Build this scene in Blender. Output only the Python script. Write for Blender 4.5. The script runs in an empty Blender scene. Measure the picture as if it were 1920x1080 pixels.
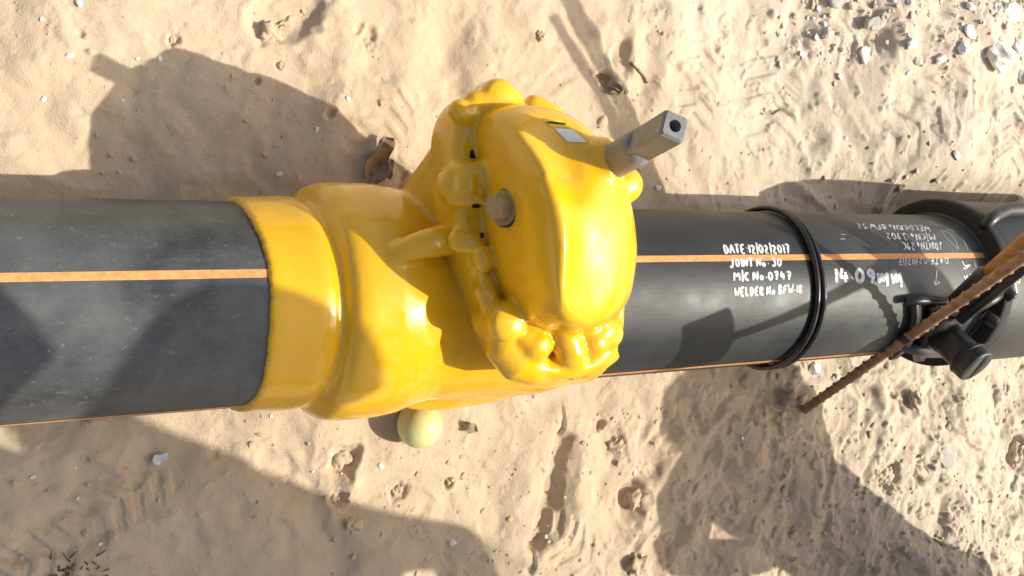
import bpy, bmesh, math, random
import numpy as np
from mathutils import Vector, Matrix
from mathutils.bvhtree import BVHTree

S = 0.125                      # every coordinate below is in pipe radii; the scene is in metres
scn = bpy.context.scene
col = scn.collection
rng = random.Random(7)
nrg = np.random.default_rng(11)

# ------------------------------------------------------------------ camera
FPX = 1600.0
def nrm(v):
    v = np.array(v, float); return v / np.linalg.norm(v)
cX = nrm([3267.1, 87.5, -FPX]); cY = nrm([0, FPX, 87.5]); cZ = np.cross(cX, cY)
M = np.stack([cX, cY, cZ], 1)                 # world -> camera (right, up, back)
CAM = np.array([-4.20, 0.613, 8.645])
cam_d = bpy.data.cameras.new('camera'); cam = bpy.data.objects.new('camera', cam_d); col.objects.link(cam)
mw = Matrix(M.T.tolist()).to_4x4(); mw.translation = Vector((CAM * S).tolist()); cam.matrix_world = mw
cam_d.sensor_width = 36.0; cam_d.lens = 36.0 * FPX / 1920.0; cam_d.clip_start = 0.02; cam_d.clip_end = 500
scn.camera = cam

# ------------------------------------------------------------------ light
SUN = nrm([0.90, -0.21, 1.0])                 # towards the sun
world = bpy.data.worlds.new('World'); scn.world = world; world.use_nodes = True
wn = world.node_tree.nodes; wl = world.node_tree.links
bg = wn['Background']; sky = wn.new('ShaderNodeTexSky'); sky.sky_type = 'NISHITA'; sky.sun_disc = False
sky.sun_elevation = math.asin(SUN[2]); sky.sun_rotation = math.atan2(SUN[0], SUN[1])
sky.dust_density = 6.0; sky.air_density = 1.0; sky.ozone_density = .4
wl.new(sky.outputs[0], bg.inputs[0]); bg.inputs[1].default_value = 0.125
sd = bpy.data.lights.new('sun', 'SUN'); sd.energy = 4.0; sd.angle = math.radians(0.5); sd.color = (1.0, 0.93, 0.82)
so = bpy.data.objects.new('sun', sd); col.objects.link(so); so.location = (SUN * 3).tolist()
so.rotation_euler = Vector(SUN.tolist()).to_track_quat('Z', 'Y').to_euler()
scn.view_settings.view_transform = 'Standard'; scn.view_settings.look = 'None'
scn.view_settings.gamma = 1.0; scn.view_settings.exposure = 0.38

# ------------------------------------------------------------------ rays through the photograph
GZ = -1.27
def ray(px, py):
    d = M.T @ np.array([(px - 960) / FPX, (540 - py) / FPX, -1.0]); return d
def at_z(px, py, z):
    d = ray(px, py); t = (z - CAM[2]) / d[2]; return CAM + t * d
def on_cyl(px, py, r):
    d = ray(px, py); a = d[1]**2 + d[2]**2; b = CAM[1]*d[1] + CAM[2]*d[2]; c = CAM[1]**2 + CAM[2]**2 - r*r
    q = b*b - a*c
    t = (-b - math.sqrt(max(q, 0.0))) / a
    return CAM + t * d
def at_depth(px, py, t): return CAM + t * ray(px, py)

# ------------------------------------------------------------------ helpers
def tag(o, label=None, cat=None, group=None, kind=None):
    if label: o['label'] = label
    if cat: o['category'] = cat
    if group: o['group'] = group
    if kind: o['kind'] = kind
    return o
def empty(name, loc, label, cat, group=None):
    o = bpy.data.objects.new(name, None); col.objects.link(o); o.location = [c * S for c in loc]; o.empty_display_size = .05
    return tag(o, label, cat, group)
def link(name, verts, faces, mat, parent=None, smooth=True):
    me = bpy.data.meshes.new(name)
    me.from_pydata([tuple(float(c) * S for c in v) for v in verts], [], faces); me.update()
    return link_me(name, me, mat, parent, smooth)
def link_me(name, me, mat, parent=None, smooth=True):
    o = bpy.data.objects.new(name, me); col.objects.link(o)
    for m in (mat if isinstance(mat, (list, tuple)) else [mat]): me.materials.append(m)
    if smooth: me.polygons.foreach_set('use_smooth', [True] * len(me.polygons))
    if parent is not None:
        o.parent = parent
        me.transform(Matrix.Translation(-parent.location))
    return o
class MB:
    def __init__(s): s.v = []; s.f = []
    def add(s, v, f):
        n = len(s.v); s.v += [tuple(p) for p in v]; s.f += [tuple(i + n for i in q) for q in f]
    def rings(s, rings, closed=True, cap0=True, cap1=True):
        n = len(s.v); k = len(rings[0])
        for r in rings: s.v += [tuple(p) for p in r]
        for i in range(len(rings) - 1):
            for j in range(k if closed else k - 1):
                a = n + i*k + j; b = n + i*k + (j+1) % k
                s.f.append((a, b, b + k, a + k))
        if cap0: s.f.append(tuple(n + j for j in reversed(range(k))))
        if cap1: s.f.append(tuple(n + (len(rings)-1)*k + j for j in range(k)))
    def tube(s, pts, rad, n=16, caps=True):
        pts = [np.array(p, float) for p in pts]
        if not hasattr(rad, '__len__'): rad = [rad] * len(pts)
        up = None; rings = []
        for i, p in enumerate(pts):
            t = nrm(pts[min(i+1, len(pts)-1)] - pts[max(i-1, 0)])
            if up is None:
                up = np.array([0, 0, 1.]) if abs(t[2]) < .9 else np.array([0, 1., 0])
            a = nrm(np.cross(t, up)); b = np.cross(a, t); up = b
            rings.append([p + rad[i] * (math.cos(2*math.pi*j/n) * a + math.sin(2*math.pi*j/n) * b) for j in range(n)])
        s.rings(rings, True, caps, caps)
    def cyl(s, a, b, r, n=24, bev=0.0, r2=None):
        a = np.array(a, float); b = np.array(b, float); r2 = r if r2 is None else r2
        d = nrm(b - a)
        if bev: s.tube([a, a + d*bev*.3, a + d*bev, b - d*bev, b - d*bev*.3, b], [r-bev, r-bev*.3, r, r2, r2-bev*.3, r2-bev], n)
        else: s.tube([a, b], [r, r2], n)
    def ball(s, c, r, sc=(1, 1, 1), n=16, m=10):
        rings = []
        for i in range(1, m):
            th = math.pi * i / m
            rings.append([(c[0] + r*sc[0]*math.sin(th)*math.cos(2*math.pi*j/n), c[1] + r*sc[1]*math.sin(th)*math.sin(2*math.pi*j/n), c[2] - r*sc[2]*math.cos(th)) for j in range(n)])
        s.rings(rings)
    def build(s, name, mat, parent=None, smooth=True):
        o = link(name, s.v, s.f, mat, parent, smooth); return o
def revolve(profile, n=96, closed_ends=True):
    """rings about the X axis from (x, r) pairs"""
    return [[(x, r*math.cos(2*math.pi*j/n), r*math.sin(2*math.pi*j/n)) for j in range(n)] for x, r in profile]

def remeshed(name, mb, mat, parent, voxel, smooth_it=8, fac=.5, post=None):
    me = bpy.data.meshes.new(name + '_raw'); me.from_pydata([tuple(float(c) * S for c in v) for v in mb.v], [], mb.f)
    bm = bmesh.new(); bm.from_mesh(me); bmesh.ops.triangulate(bm, faces=bm.faces[:]); bmesh.ops.recalc_face_normals(bm, faces=bm.faces[:]); bm.to_mesh(me); bm.free()
    o = bpy.data.objects.new(name + '_raw', me); col.objects.link(o)
    r = o.modifiers.new('r', 'REMESH'); r.mode = 'VOXEL'; r.voxel_size = voxel * S
    s = o.modifiers.new('s', 'SMOOTH'); s.iterations = smooth_it; s.factor = fac
    dg = bpy.context.evaluated_depsgraph_get(); dg.update()
    out = bpy.data.meshes.new_from_object(o.evaluated_get(dg)); out.name = name
    bpy.data.objects.remove(o); bpy.data.meshes.remove(me)
    if post: post(out)
    out.materials.clear()
    return link_me(name, out, mat, parent)

def bvh_of(o):
    off = o.parent.location if o.parent else Vector((0, 0, 0))
    vs = [v.co + off for v in o.data.vertices]
    return BVHTree.FromPolygons(vs, [tuple(p.vertices) for p in o.data.polygons])
def hit(bvhs, px, py):
    best = None
    o = Vector((CAM * S).tolist()); d = Vector(ray(px, py).tolist()).normalized()
    for b in bvhs:
        loc, n, i, dist = b.ray_cast(o, d)
        if loc is not None and (best is None or dist < best[2]): best = (np.array(loc) / S, np.array(n), dist)
    return best

# ------------------------------------------------------------------ materials
def mat(name, base, rough=.5, spec=.5, coat=0.0, metal=0.0):
    m = bpy.data.materials.new(name); m.use_nodes = True
    b = m.node_tree.nodes['Principled BSDF']
    b.inputs['Base Color'].default_value = (*base, 1); b.inputs['Roughness'].default_value = rough
    b.inputs['Specular IOR Level'].default_value = spec; b.inputs['Metallic'].default_value = metal
    b.inputs['Coat Weight'].default_value = coat; b.inputs['Coat Roughness'].default_value = .06
    return m
class NT:
    def __init__(s, m): s.t = m.node_tree; s.b = s.t.nodes['Principled BSDF']
    def n(s, typ, **kw):
        x = s.t.nodes.new(typ)
        for k, v in kw.items(): setattr(x, k, v)
        return x
    def l(s, a, b): s.t.links.new(a, b)
    def coord(s, scale=(1, 1, 1), which='Object'):
        c = s.n('ShaderNodeTexCoord'); mp = s.n('ShaderNodeMapping'); mp.inputs['Scale'].default_value = scale
        s.l(c.outputs[which], mp.inputs['Vector']); return mp.outputs['Vector']
    def noise(s, vec, scale, detail=4, rough=.55):
        x = s.n('ShaderNodeTexNoise'); x.inputs['Scale'].default_value = scale; x.inputs['Detail'].default_value = detail
        x.inputs['Roughness'].default_value = rough; s.l(vec, x.inputs['Vector']); return x.outputs['Fac']
    def ramp(s, fac, stops):
        r = s.n('ShaderNodeValToRGB'); e = r.color_ramp.elements
        while len(e) < len(stops): e.new(.5)
        for i, (p, c) in enumerate(stops):
            e[i].position = p; e[i].color = (*c, 1) if hasattr(c, '__len__') else (c, c, c, 1)
        s.l(fac, r.inputs[0]); return r.outputs[0]
    def mix(s, fac, a, b, mode='MIX'):
        x = s.n('ShaderNodeMix', data_type='RGBA', blend_type=mode)
        for sock, v in ((x.inputs[0], fac), (x.inputs[6], a), (x.inputs[7], b)):
            if hasattr(v, 'node'): s.l(v, sock)
            elif hasattr(v, '__len__'): sock.default_value = (*v, 1)
            else: sock.default_value = v
        return x.outputs[2]
    def bump(s, h, dist, strength=1.0, prev=None):
        x = s.n('ShaderNodeBump'); x.inputs['Distance'].default_value = dist; x.inputs['Strength'].default_value = strength
        s.l(h, x.inputs['Height'])
        if prev is not None: s.l(prev, x.inputs['Normal'])
        return x.outputs['Normal']

def m_sand():
    m = mat('sand', (.5, .4, .27), .92, .15); k = NT(m); v = k.coord()
    big = k.noise(v, 3.0, 5); med = k.noise(v, 22, 6, .65); fine = k.noise(v, 420, 3, .7); grain = k.noise(v, 1100, 2, .6)
    c = k.ramp(big, [(.3, (.53, .425, .295)), (.55, (.585, .472, .33)), (.75, (.62, .505, .36))])
    c = k.mix(k.ramp(med, [(.35, .0), (.75, .35)]), c, (.50, .365, .23))
    # paler, greyer gravelly earth towards +x +y
    sep = k.n('ShaderNodeSeparateXYZ'); k.l(v, sep.inputs[0])
    ma = k.n('ShaderNodeMath', operation='MULTIPLY_ADD'); k.l(sep.outputs[0], ma.inputs[0]); ma.inputs[1].default_value = 1.0
    mb_ = k.n('ShaderNodeMath', operation='MULTIPLY'); k.l(sep.outputs[1], mb_.inputs[0]); mb_.inputs[1].default_value = .55
    k.l(mb_.outputs[0], ma.inputs[2])
    mc = k.n('ShaderNodeMath', operation='MULTIPLY_ADD'); k.l(med, mc.inputs[0]); mc.inputs[1].default_value = .5; k.l(ma.outputs[0], mc.inputs[2])
    c = k.mix(k.ramp(mc.outputs[0], [(.75, 0.0), (1.0, .75)]), c, (.60, .52, .415))
    c = k.mix(k.ramp(grain, [(.28, .30), (.46, 0.0)]), c, (.36, .26, .17))
    c = k.mix(k.ramp(fine, [(.62, 0.0), (.8, .35)]), c, (.78, .66, .50))
    k.l(c, k.b.inputs['Base Color'])
    n1 = k.bump(fine, .0022, .55); n2 = k.bump(grain, .0010, .5, n1); n3 = k.bump(k.noise(v, 120, 5, .7), .004, .45, n2)
    k.l(n3, k.b.inputs['Normal']); return m
def m_pipe():
    m = mat('black_polyethylene', (.02, .022, .025), .38, .5); k = NT(m)
    v = k.coord((.35, 6, 6)); st = k.noise(v, 14, 8, .7); fine_st = k.noise(k.coord((.12, 9, 9)), 40, 6, .75); v2 = k.coord(); d = k.noise(v2, 9, 6, .65); sp = k.noise(v2, 160, 4, .6); scr = k.noise(k.coord((1, 3, 2)), 60, 8, .8)
    sep = k.n('ShaderNodeSeparateXYZ'); k.l(v2, sep.inputs[0])
    ma = k.n('ShaderNodeMath', operation='MULTIPLY_ADD'); k.l(sep.outputs[0], ma.inputs[0]); ma.inputs[1].default_value = .9; ma.inputs[2].default_value = .05
    dx = k.ramp(ma.outputs[0], [(.0, .16), (.18, 1.0), (1.0, 1.0)])                 # right-hand pipe dustier and more scuffed; left kept darker to carry its shade
    c = k.mix(k.ramp(st, [(.35, 0), (.75, .55)]), (.010, .013, .016), (.030, .036, .038))
    def over(c, fac, colr):
        mm = k.n('ShaderNodeMath', operation='MULTIPLY'); k.l(fac, mm.inputs[0]); k.l(dx, mm.inputs[1]); return k.mix(mm.outputs[0], c, colr)
    c = over(c, k.ramp(d, [(.28, .08), (.70, .78)]), (.14, .152, .148))
    c = over(c, k.ramp(fine_st, [(.54, 0), (.74, .32)]), (.13, .14, .135))
    c = over(c, k.ramp(scr, [(.57, 0), (.72, .60)]), (.22, .22, .20))
    c = over(c, k.ramp(sp, [(.64, 0), (.74, .45)]), (.27, .245, .20))
    k.l(c, k.b.inputs['Base Color'])
    r = k.ramp(d, [(.3, .42), (.7, .62)]); k.l(r, k.b.inputs['Roughness'])
    n = k.bump(st, .0008, .25); n = k.bump(fine_st, .0004, .3, n); n = k.bump(scr, .0006, .35, n); k.l(n, k.b.inputs['Normal']); return m
def m_black(name, base=(.016, .017, .018), rough=.42, dust=.25):
    m = mat(name, base, rough, .5); k = NT(m); v = k.coord(); d = k.noise(v, 30, 6, .65)
    c = k.mix(k.ramp(d, [(.45, 0), (.8, dust)]), base, (.20, .175, .14)); k.l(c, k.b.inputs['Base Color'])
    k.l(k.bump(k.noise(v, 260, 3), .0005, .4), k.b.inputs['Normal']); return m
def m_yellow():
    m = mat('yellow_coating', (.80, .46, .008), .22, .5, .35); k = NT(m); v = k.coord()
    d = k.noise(v, 7, 5, .6); s = k.noise(v, 45, 6, .7)
    c = k.mix(k.ramp(d, [(.3, 0), (.7, 1)]), (.80, .465, .010), (.76, .415, .008))
    c = k.mix(k.ramp(s, [(.55, 0), (.80, .30)]), c, (.70, .50, .20))
    k.l(c, k.b.inputs['Base Color']); k.l(k.ramp(s, [(.4, .17), (.8, .38)]), k.b.inputs['Roughness'])
    n = k.bump(k.noise(v, 16, 3), .004, .35); n = k.bump(k.noise(v, 90, 2), .0006, .4, n); k.l(n, k.b.inputs['Normal']); return m
def m_rust():
    m = mat('rusty_steel', (.23, .11, .055), .8, .3); k = NT(m); v = k.coord(); d = k.noise(v, 60, 6, .7)
    c = k.ramp(d, [(.3, (.22, .11, .055)), (.55, (.36, .215, .125)), (.75, (.48, .34, .23))]); k.l(c, k.b.inputs['Base Color'])
    k.l(k.bump(k.noise(v, 420, 4), .001, .6), k.b.inputs['Normal']); return m
def m_wood():
    m = mat('brown_varnished_wood', (.36, .17, .045), .5, .4); k = NT(m); v = k.coord((4, 4, 1.2)); d = k.noise(v, 30, 6, .7)
    c = k.ramp(d, [(.3, (.27, .115, .03)), (.6, (.40, .20, .055)), (.8, (.52, .31, .13))]); k.l(c, k.b.inputs['Base Color'])
    k.l(k.bump(d, .001, .4), k.b.inputs['Normal']); return m
def m_stone(name, a, b):
    m = mat(name, a, .85, .25); k = NT(m); v = k.coord(); d = k.noise(v, 45, 6, .65)
    k.l(k.ramp(d, [(.35, a), (.7, b)]), k.b.inputs['Base Color']); k.l(k.bump(k.noise(v, 160, 5, .7), .003, .6), k.b.inputs['Normal']); return m
def m_noisy(name, a, b, scale, rough=.6, bumpd=.0008, metal=0.0, spec=.4):
    m = mat(name, a, rough, spec, metal=metal); k = NT(m); v = k.coord(); d = k.noise(v, scale, 5, .65)
    k.l(k.ramp(d, [(.35, a), (.7, b)]), k.b.inputs['Base Color']); k.l(k.bump(k.noise(v, scale*6, 3), bumpd, .5), k.b.inputs['Normal']); return m
SAND = m_sand(); PIPE = m_pipe(); MATTE = m_black('matte_black_shade', (.009, .009, .010), .75, .10); BLACK = m_black('black_plastic'); RUBBER = m_black('black_rubber', (.012, .012, .013), .35, .12)
YEL = m_yellow(); RUST = m_rust(); WOOD = m_wood()
ORANGE = m_noisy('orange_stripe', (.60, .26, .085), (.80, .40, .15), 150, .55)
PAINT = m_noisy('white_marker', (.42, .46, .46), (.90, .93, .92), 130, .75)
WORN = m_noisy('worn_white_marker', (.20, .22, .22), (.74, .77, .76), 170, .8)
FAINT = m_noisy('faint_white_marker', (.30, .30, .29), (.45, .45, .43), 120, .8)
GREY = m_noisy('grey_paint', (.175, .182, .178), (.235, .24, .235), 40, .5, .0010)
STEEL = m_noisy('dull_zinc_steel', (.30, .195, .085), (.46, .33, .17), 60, .6, .0008, 0.0, .3)
RECESS_SHADE = m_noisy('recess_shade', (.03, .022, .015), (.07, .05, .03), 60, .7)  # near-black that stands in for the shade inside recesses
LIME = m_noisy('pale_yellow_plastic', (.66, .62, .24), (.74, .70, .34), 30, .38, .0006)
WHITE = m_noisy('white_label', (.72, .75, .74), (.8, .82, .8), 50, .5)
YSTICK = m_noisy('yellow_label', (.80, .60, .06), (.84, .66, .10), 50, .45)
INK = m_noisy('dark_ink', (.05, .04, .02), (.09, .07, .03), 60, .6)
CHALK = m_stone('pale_limestone', (.74, .70, .63), (.86, .83, .77))
GREYST = m_stone('grey_stone', (.40, .38, .34), (.55, .52, .46))
CLOD = m_stone('sand_clod', (.55, .42, .28), (.63, .49, .34))
LEAF = m_noisy('dry_leaf', (.20, .13, .07), (.36, .26, .16), 70, .8)
GRASS = m_noisy('grass_blade', (.05, .075, .02), (.10, .12, .04), 40, .6)

# ------------------------------------------------------------------ ground
def vnoise(x, y, f, seed):
    r = np.random.default_rng(seed); N = 257; g = r.random((N, N)) * 2 - 1
    u = (x * f) % (N - 1); v = (y * f) % (N - 1); i = np.floor(u).astype(int); j = np.floor(v).astype(int)
    a = u - i; b = v - j; a = a*a*a*(a*(a*6-15)+10); b = b*b*b*(b*(b*6-15)+10)
    i2 = (i + 1) % (N - 1); j2 = (j + 1) % (N - 1)
    return (g[i, j]*(1-a) + g[i2, j]*a)*(1-b) + (g[i, j2]*(1-a) + g[i2, j2]*a)*b
def fbm(x, y, f, o, seed, gain=.5):
    s = 0; a = 1
    for k in range(o):
        s = s + a * vnoise(x*.8 - y*.6 + 31.7*k, x*.6 + y*.8 + 17.3*k, f, seed + k); f *= 2.03; a *= gain
    return s
def smooth(e0, e1, x):
    t = np.clip((x - e0) / (e1 - e0), 0, 1); return t*t*(3 - 2*t)

PITS = []      # px, py, radius px, depth, aspect, angle
LUMPS = []
def gheight(x, y):
    z = np.full(x.shape, GZ, float)
    fade = np.exp(-((np.maximum(np.abs(x - 2.5) - 9, 0))**2 + (np.maximum(np.abs(y) - 6.5, 0))**2) / 40.)
    rough_r = smooth(1.5, 6.5, x + .25*np.abs(y))*(1 - .45*smooth(.5, 1.5, y)*(1 - smooth(3.6, 4.4, y)))                      # rougher ground on the right
    z += .10 * fbm(x, y, .35, 3, 5) * fade
    wx = x + .35*fbm(x, y, .8, 3, 21); wy = y + .35*fbm(x, y, .8, 3, 25)
    rid = 1 - np.abs(fbm(wx, wy, .75, 3, 40))
    z += (.055 + .02*rough_r) * (rid - .6) * fade
    z += .042 * fbm(wx, wy, 1.7, 3, 61, .45)
    z += (.006 + .008*rough_r) * fbm(x, y, 4.5, 3, 60, .5)
    z += (.0015 + .0028*rough_r) * fbm(x, y, 14, 3, 80, .6)
    z += smooth(-.9, -2.0, y)*smooth(.5, 4.0, x)*(.050*fbm(wx, wy, 2.4, 3, 131, .5) + .012*np.maximum(fbm(x, y, 6.5, 2, 141), 0))
    cl = fbm(x, y, 5.0, 3, 95); z += (.01 + .028*rough_r) * smooth(.55, .95, cl)
    # ground climbing to the rubble at the far right, beyond the pipe
    z += .70 * smooth(4.6, 9.0, x) * smooth(1.0, 1.9, y)
    # gentle bank on the near right side
    z += .20 * smooth(3.0, 7.5, x) * smooth(-1.6, -4.0, y)
    for (cx, cy, r, d, asp, an, hard) in STAMPS:
        m = (np.abs(x - cx) < 2.2*r*max(asp, 1)) & (np.abs(y - cy) < 2.2*r*max(asp, 1))
        if not m.any(): continue
        dx = x[m] - cx; dy = y[m] - cy; c, s = math.cos(an), math.sin(an)
        a = (c*dx + s*dy) / (r*asp); b = (-s*dx + c*dy) / r
        q = np.sqrt(a*a + b*b) * (1 + .22*fbm(x[m]+cx, y[m]+cy, 1.6/r, 2, 33))
        if hard: z[m] += d * (1 - smooth(hard, 1.0, q)) - (.10*d*np.exp(-((q-1.12)/.16)**2) if d < 0 else 0)
        else: z[m] += d * np.exp(-q*q*1.8)
    for (cx, cy, L, W, an, dep, n) in TREADS:                            # boot and tyre prints: chevron bars
        m = (np.abs(x - cx) < 1.3*L) & (np.abs(y - cy) < 1.3*L)
        dx = x[m] - cx; dy = y[m] - cy; c, s = math.cos(an), math.sin(an); a = (c*dx + s*dy)/L; b = (-s*dx + c*dy)/W
        inside = (1 - smooth(.82, 1.02, np.abs(a))) * (1 - smooth(.8, 1.05, np.abs(b)))
        w = np.sin((a*n + np.abs(b)*1.6 + .15*fbm(x[m], y[m], 1.5, 2, 7)) * math.pi)
        z[m] += inside * (-.45*dep + dep * smooth(-.25, .35, w) * (.6 + .4*fbm(x[m], y[m], 2.5, 2, 9)))
    best = np.full(x.shape, 9.0); sgn = np.zeros(x.shape)
    for p, q in zip(TRENCH[:-1], TRENCH[1:]):
        ab = q - p; t = np.clip(((x - p[0])*ab[0] + (y - p[1])*ab[1])/(ab @ ab), 0, 1); ex = x - p[0] - t*ab[0]; ey = y - p[1] - t*ab[1]; dd = np.hypot(ex, ey); m = dd < best
        best = np.where(m, dd, best); sgn = np.where(m, np.sign(ex), sgn)
    m = best < 1.2; nz = .035*fbm(x[m], y[m], 4.0, 3, 151); L = best[m]*sgn[m] + nz                    # broken left lip, right bank standing higher
    z[m] += .05*np.exp(-((L + .30)/.22)**2) + .10*np.exp(-((L - .30)/.20)**2) - .10*(1 - smooth(.04, .17, np.abs(L)))
    return z
def g_at(px, py):
    return at_z(px, py, GZ)
STAMPS = []; TREADS = []
def st(px, py, rpx, d, asp=1.0, deg=0, hard=0.0):
    p = g_at(px, py); r = rpx / FPX * np.linalg.norm(p - CAM) ; STAMPS.append((p[0], p[1], r, d, asp, math.radians(deg), hard))
# trough below the valve, broken edge on its left
TRENCH = [g_at(*q)[:2] for q in ((1052, 825), (1042, 862), (1034, 900), (1030, 940), (1014, 975), (998, 1012))]
st(960, 890, 60, .07, 1.4, 90); st(1085, 930, 40, .09, 2.2, 90)
st(640, 860, 30, -.12, 1.3, 40, .45); st(655, 900, 20, .10, 1.0, 0); st(632, 930, 18, -.11, 1, 0, .45); st(742, 920, 18, -.08, 1.3, 20, .4)
st(838, 905, 13, -.08, 1, 0, .4); st(1150, 830, 34, -.10, 1.4, 120, .35); st(1190, 940, 36, -.14, 1.3, 110, .35); st(1130, 800, 14, -.1, 1.2, 60, .4)
st(1290, 760, 30, -.07, 2.4, 120, .3); st(1340, 960, 60, -.11, 1.8, 80, .2); st(1560, 990, 70, -.10, 1.5, 100, .2); st(1420, 850, 50, .08, 2, 130)
st(1655, 890, 24, -.13, 1.2, 60, .45); st(1712, 880, 24, -.12, 1.2, 60, .45); st(1690, 745, 32, -.12, 1.6, 160, .35); st(1900, 850, 22, -.14, 1.6, 90, .45)
st(1600, 860, 60, .12, 1.8, 30); st(1770, 800, 70, .14, 1.4, 40); st(1500, 800, 40, .08, 1.8, 150); st(1480, 745, 18, .10, 1, 0, .3)
st(515, 868, 30, -.035, 1.6, 145, .6); st(230, 900, 60, -.04, 2.0, 30); st(120, 1000, 60, -.05, 1.5, 10, .4); st(380, 1000, 50, -.05, 2.0, 60)
st(40, 860, 50, .05, 2, 0); st(450, 950, 24, -.05, 1, 0); st(590, 1000, 40, -.05, 1.4, 20)
st(325, 72, 12, -.06, 1, 0, .4); st(525, 120, 9, -.05, 1, 0, .3); st(150, 62, 9, -.05, 1, 0, .3); st(484, 150, 8, -.06, 1, 0, .3); st(620, 212, 10, -.06, 1.4, 60, .3)
st(540, 25, 46, -.10, 1.9, 25, .5); st(590, 90, 50, .05, 2, 60); st(560, 180, 70, -.035, 1.6, 50); st(650, 120, 40, .05, 2.2, 80)
st(95, 200, 80, -.05, 1.8, 60); st(40, 130, 40, .05, 2, 20); st(200, 210, 60, .04, 1.6, 0)
st(690, 70, 14, -.07, 1.8, 80, .3); st(670, 55, 9, -.06, 1.4, 60, .3); st(625, 170, 60, .06, 1.5, 90); st(760, 110, 60, .07, 2.4, 85); st(840, 80, 60, -.05, 1.8, 80)
st(900, 130, 60, .05, 1.6, 60); st(1000, 130, 50, -.06, 1.5, 45); st(1160, 110, 26, -.10, 2.0, 85, .4); st(1130, 150, 20, -.08, 1.2, 0, .4)
st(1250, 90, 50, .07, 2, 80); st(1340, 60, 60, -.05, 2, 60); st(1330, 200, 60, .06, 1.8, 100); st(1250, 250, 50, -.05, 2, 30); st(1440, 290, 50, .05, 2, 60)
st(1490, 40, 44, -.10, 1.4, 60, .2); st(1640, 20, 50, .16, 1.6, 0); st(1600, 60, 40, -.12, 1.6, 150, .3); st(1780, 60, 60, .10, 1.6, 0); st(1850, 170, 60, -.06, 1.8, 0)
st(1670, 190, 60, -.05, 1.4, 40, .5); st(1740, 250, 50, .04, 2, 20); st(1860, 270, 60, .06, 1.4, 20); st(1640, 300, 40, -.05, 1, 0, .3)
for k in range(60):                                                     # clods and pock marks, denser to the right
    px = rng.random() * 2000 - 40; py = rng.choice([rng.random() * 360, 690 + rng.random() * 400])
    if rng.random() > .25 + .75 * (px / 1920.0): continue
    st(px, py, rng.uniform(5, 14), rng.choice([-1, 1, 1]) * rng.uniform(.015, .055), rng.uniform(1, 1.8), rng.uniform(0, 180), rng.choice([0, .3, .45]))
def tread(px, py, Lpx, Wpx, deg, dep, n):
    p = g_at(px, py); k = np.linalg.norm(p - CAM) / FPX; TREADS.append((p[0], p[1], Lpx*k, Wpx*k, math.radians(deg), dep, n))
tread(1700, 210, 110, 50, 35, .05, 5); tread(1830, 260, 70, 40, 80, .05, 4); tread(1450, 190, 100, 60, 80, .045, 6); tread(1310, 150, 90, 45, 75, .04, 6)
tread(1560, 80, 80, 45, 20, .045, 5); tread(1065, 1020, 80, 45, -40, .05, 5); tread(60, 1050, 70, 50, 20, .035, 4); tread(230, 930, 90, 50, 35, .03, 5); tread(720, 230, 80, 45, 70, .03, 5)

def axis_coords(a, b, step, far):
    c = list(np.arange(a, b, step)); s = step; x = c[-1]
    while x < far: s *= 1.35; x += s; c.append(x)
    s = step; x = a; l = []
    while x > -far: s *= 1.35; x -= s; l.append(x)
    return np.array(l[::-1] + c)
gx = axis_coords(-6.3, 12.2, .019, 1600); gy = axis_coords(-6.4, 5.6, .019, 1600)
GXX, GYY = np.meshgrid(gx, gy, indexing='ij')
GZZ = gheight(GXX.ravel(), GYY.ravel()).reshape(GXX.shape)
def ground_z(x, y):
    i = int(np.clip(np.searchsorted(gx, x), 1, len(gx)-1)); j = int(np.clip(np.searchsorted(gy, y), 1, len(gy)-1)); return float(GZZ[i, j])
def drop(px, py):
    p = at_z(px, py, GZ)
    for _ in range(6): p = at_z(px, py, ground_z(p[0], p[1]))
    return p
def build_ground():
    ni, nj = GXX.shape; co = np.stack([GXX, GYY, GZZ], -1).reshape(-1, 3) * S
    me = bpy.data.meshes.new('sand_ground'); me.vertices.add(len(co)); me.vertices.foreach_set('co', co.ravel().astype(np.float32))
    i, j = np.meshgrid(np.arange(ni-1), np.arange(nj-1), indexing='ij'); a = (i*nj + j).ravel()
    q = np.stack([a, a + nj, a + nj + 1, a + 1], 1)
    me.loops.add(q.size); me.loops.foreach_set('vertex_index', q.ravel().astype(np.int32))
    me.polygons.add(len(q)); me.polygons.foreach_set('loop_start', (np.arange(len(q))*4).astype(np.int32))
    me.polygons.foreach_set('use_smooth', np.ones(len(q), bool)); me.update(calc_edges=True)
    o = bpy.data.objects.new('sand_ground', me); col.objects.link(o); me.materials.append(SAND); tag(o, kind='structure')
build_ground()

# ------------------------------------------------------------------ pipes
XC0 = on_cyl(507, 560, 1.045)[0]; XC1 = on_cyl(1176, 560, 1.045)[0]      # ends of the valve's coated collars
XCPL = on_cyl(1850, 480, 1.02)[0]                                        # left rim of the coupler
def ang_of(px, py, r=1.0):
    p = on_cyl(px, py, r); return math.atan2(p[2], p[1])
A1 = ang_of(250, 516.5); A1b = ang_of(1500, 482.5); A2 = A1 - math.radians(103.0)
def stripe(x0, x1, a, w, parent, r=1.0025):
    n = 5; xs = np.linspace(x0, x1, 60); v = []; f = []
    for i, x in enumerate(xs):
        for j in range(n):
            t = a + (j/(n-1) - .5)*w*(1 + .03*math.sin(x*3.1)); v.append((x, r*math.cos(t), r*math.sin(t)))
    for i in range(len(xs)-1):
        for j in range(n-1): k = i*n + j; f.append((k, k+n, k+n+1, k+1))
    link('orange_stripe', v, f, ORANGE, parent)
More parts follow.
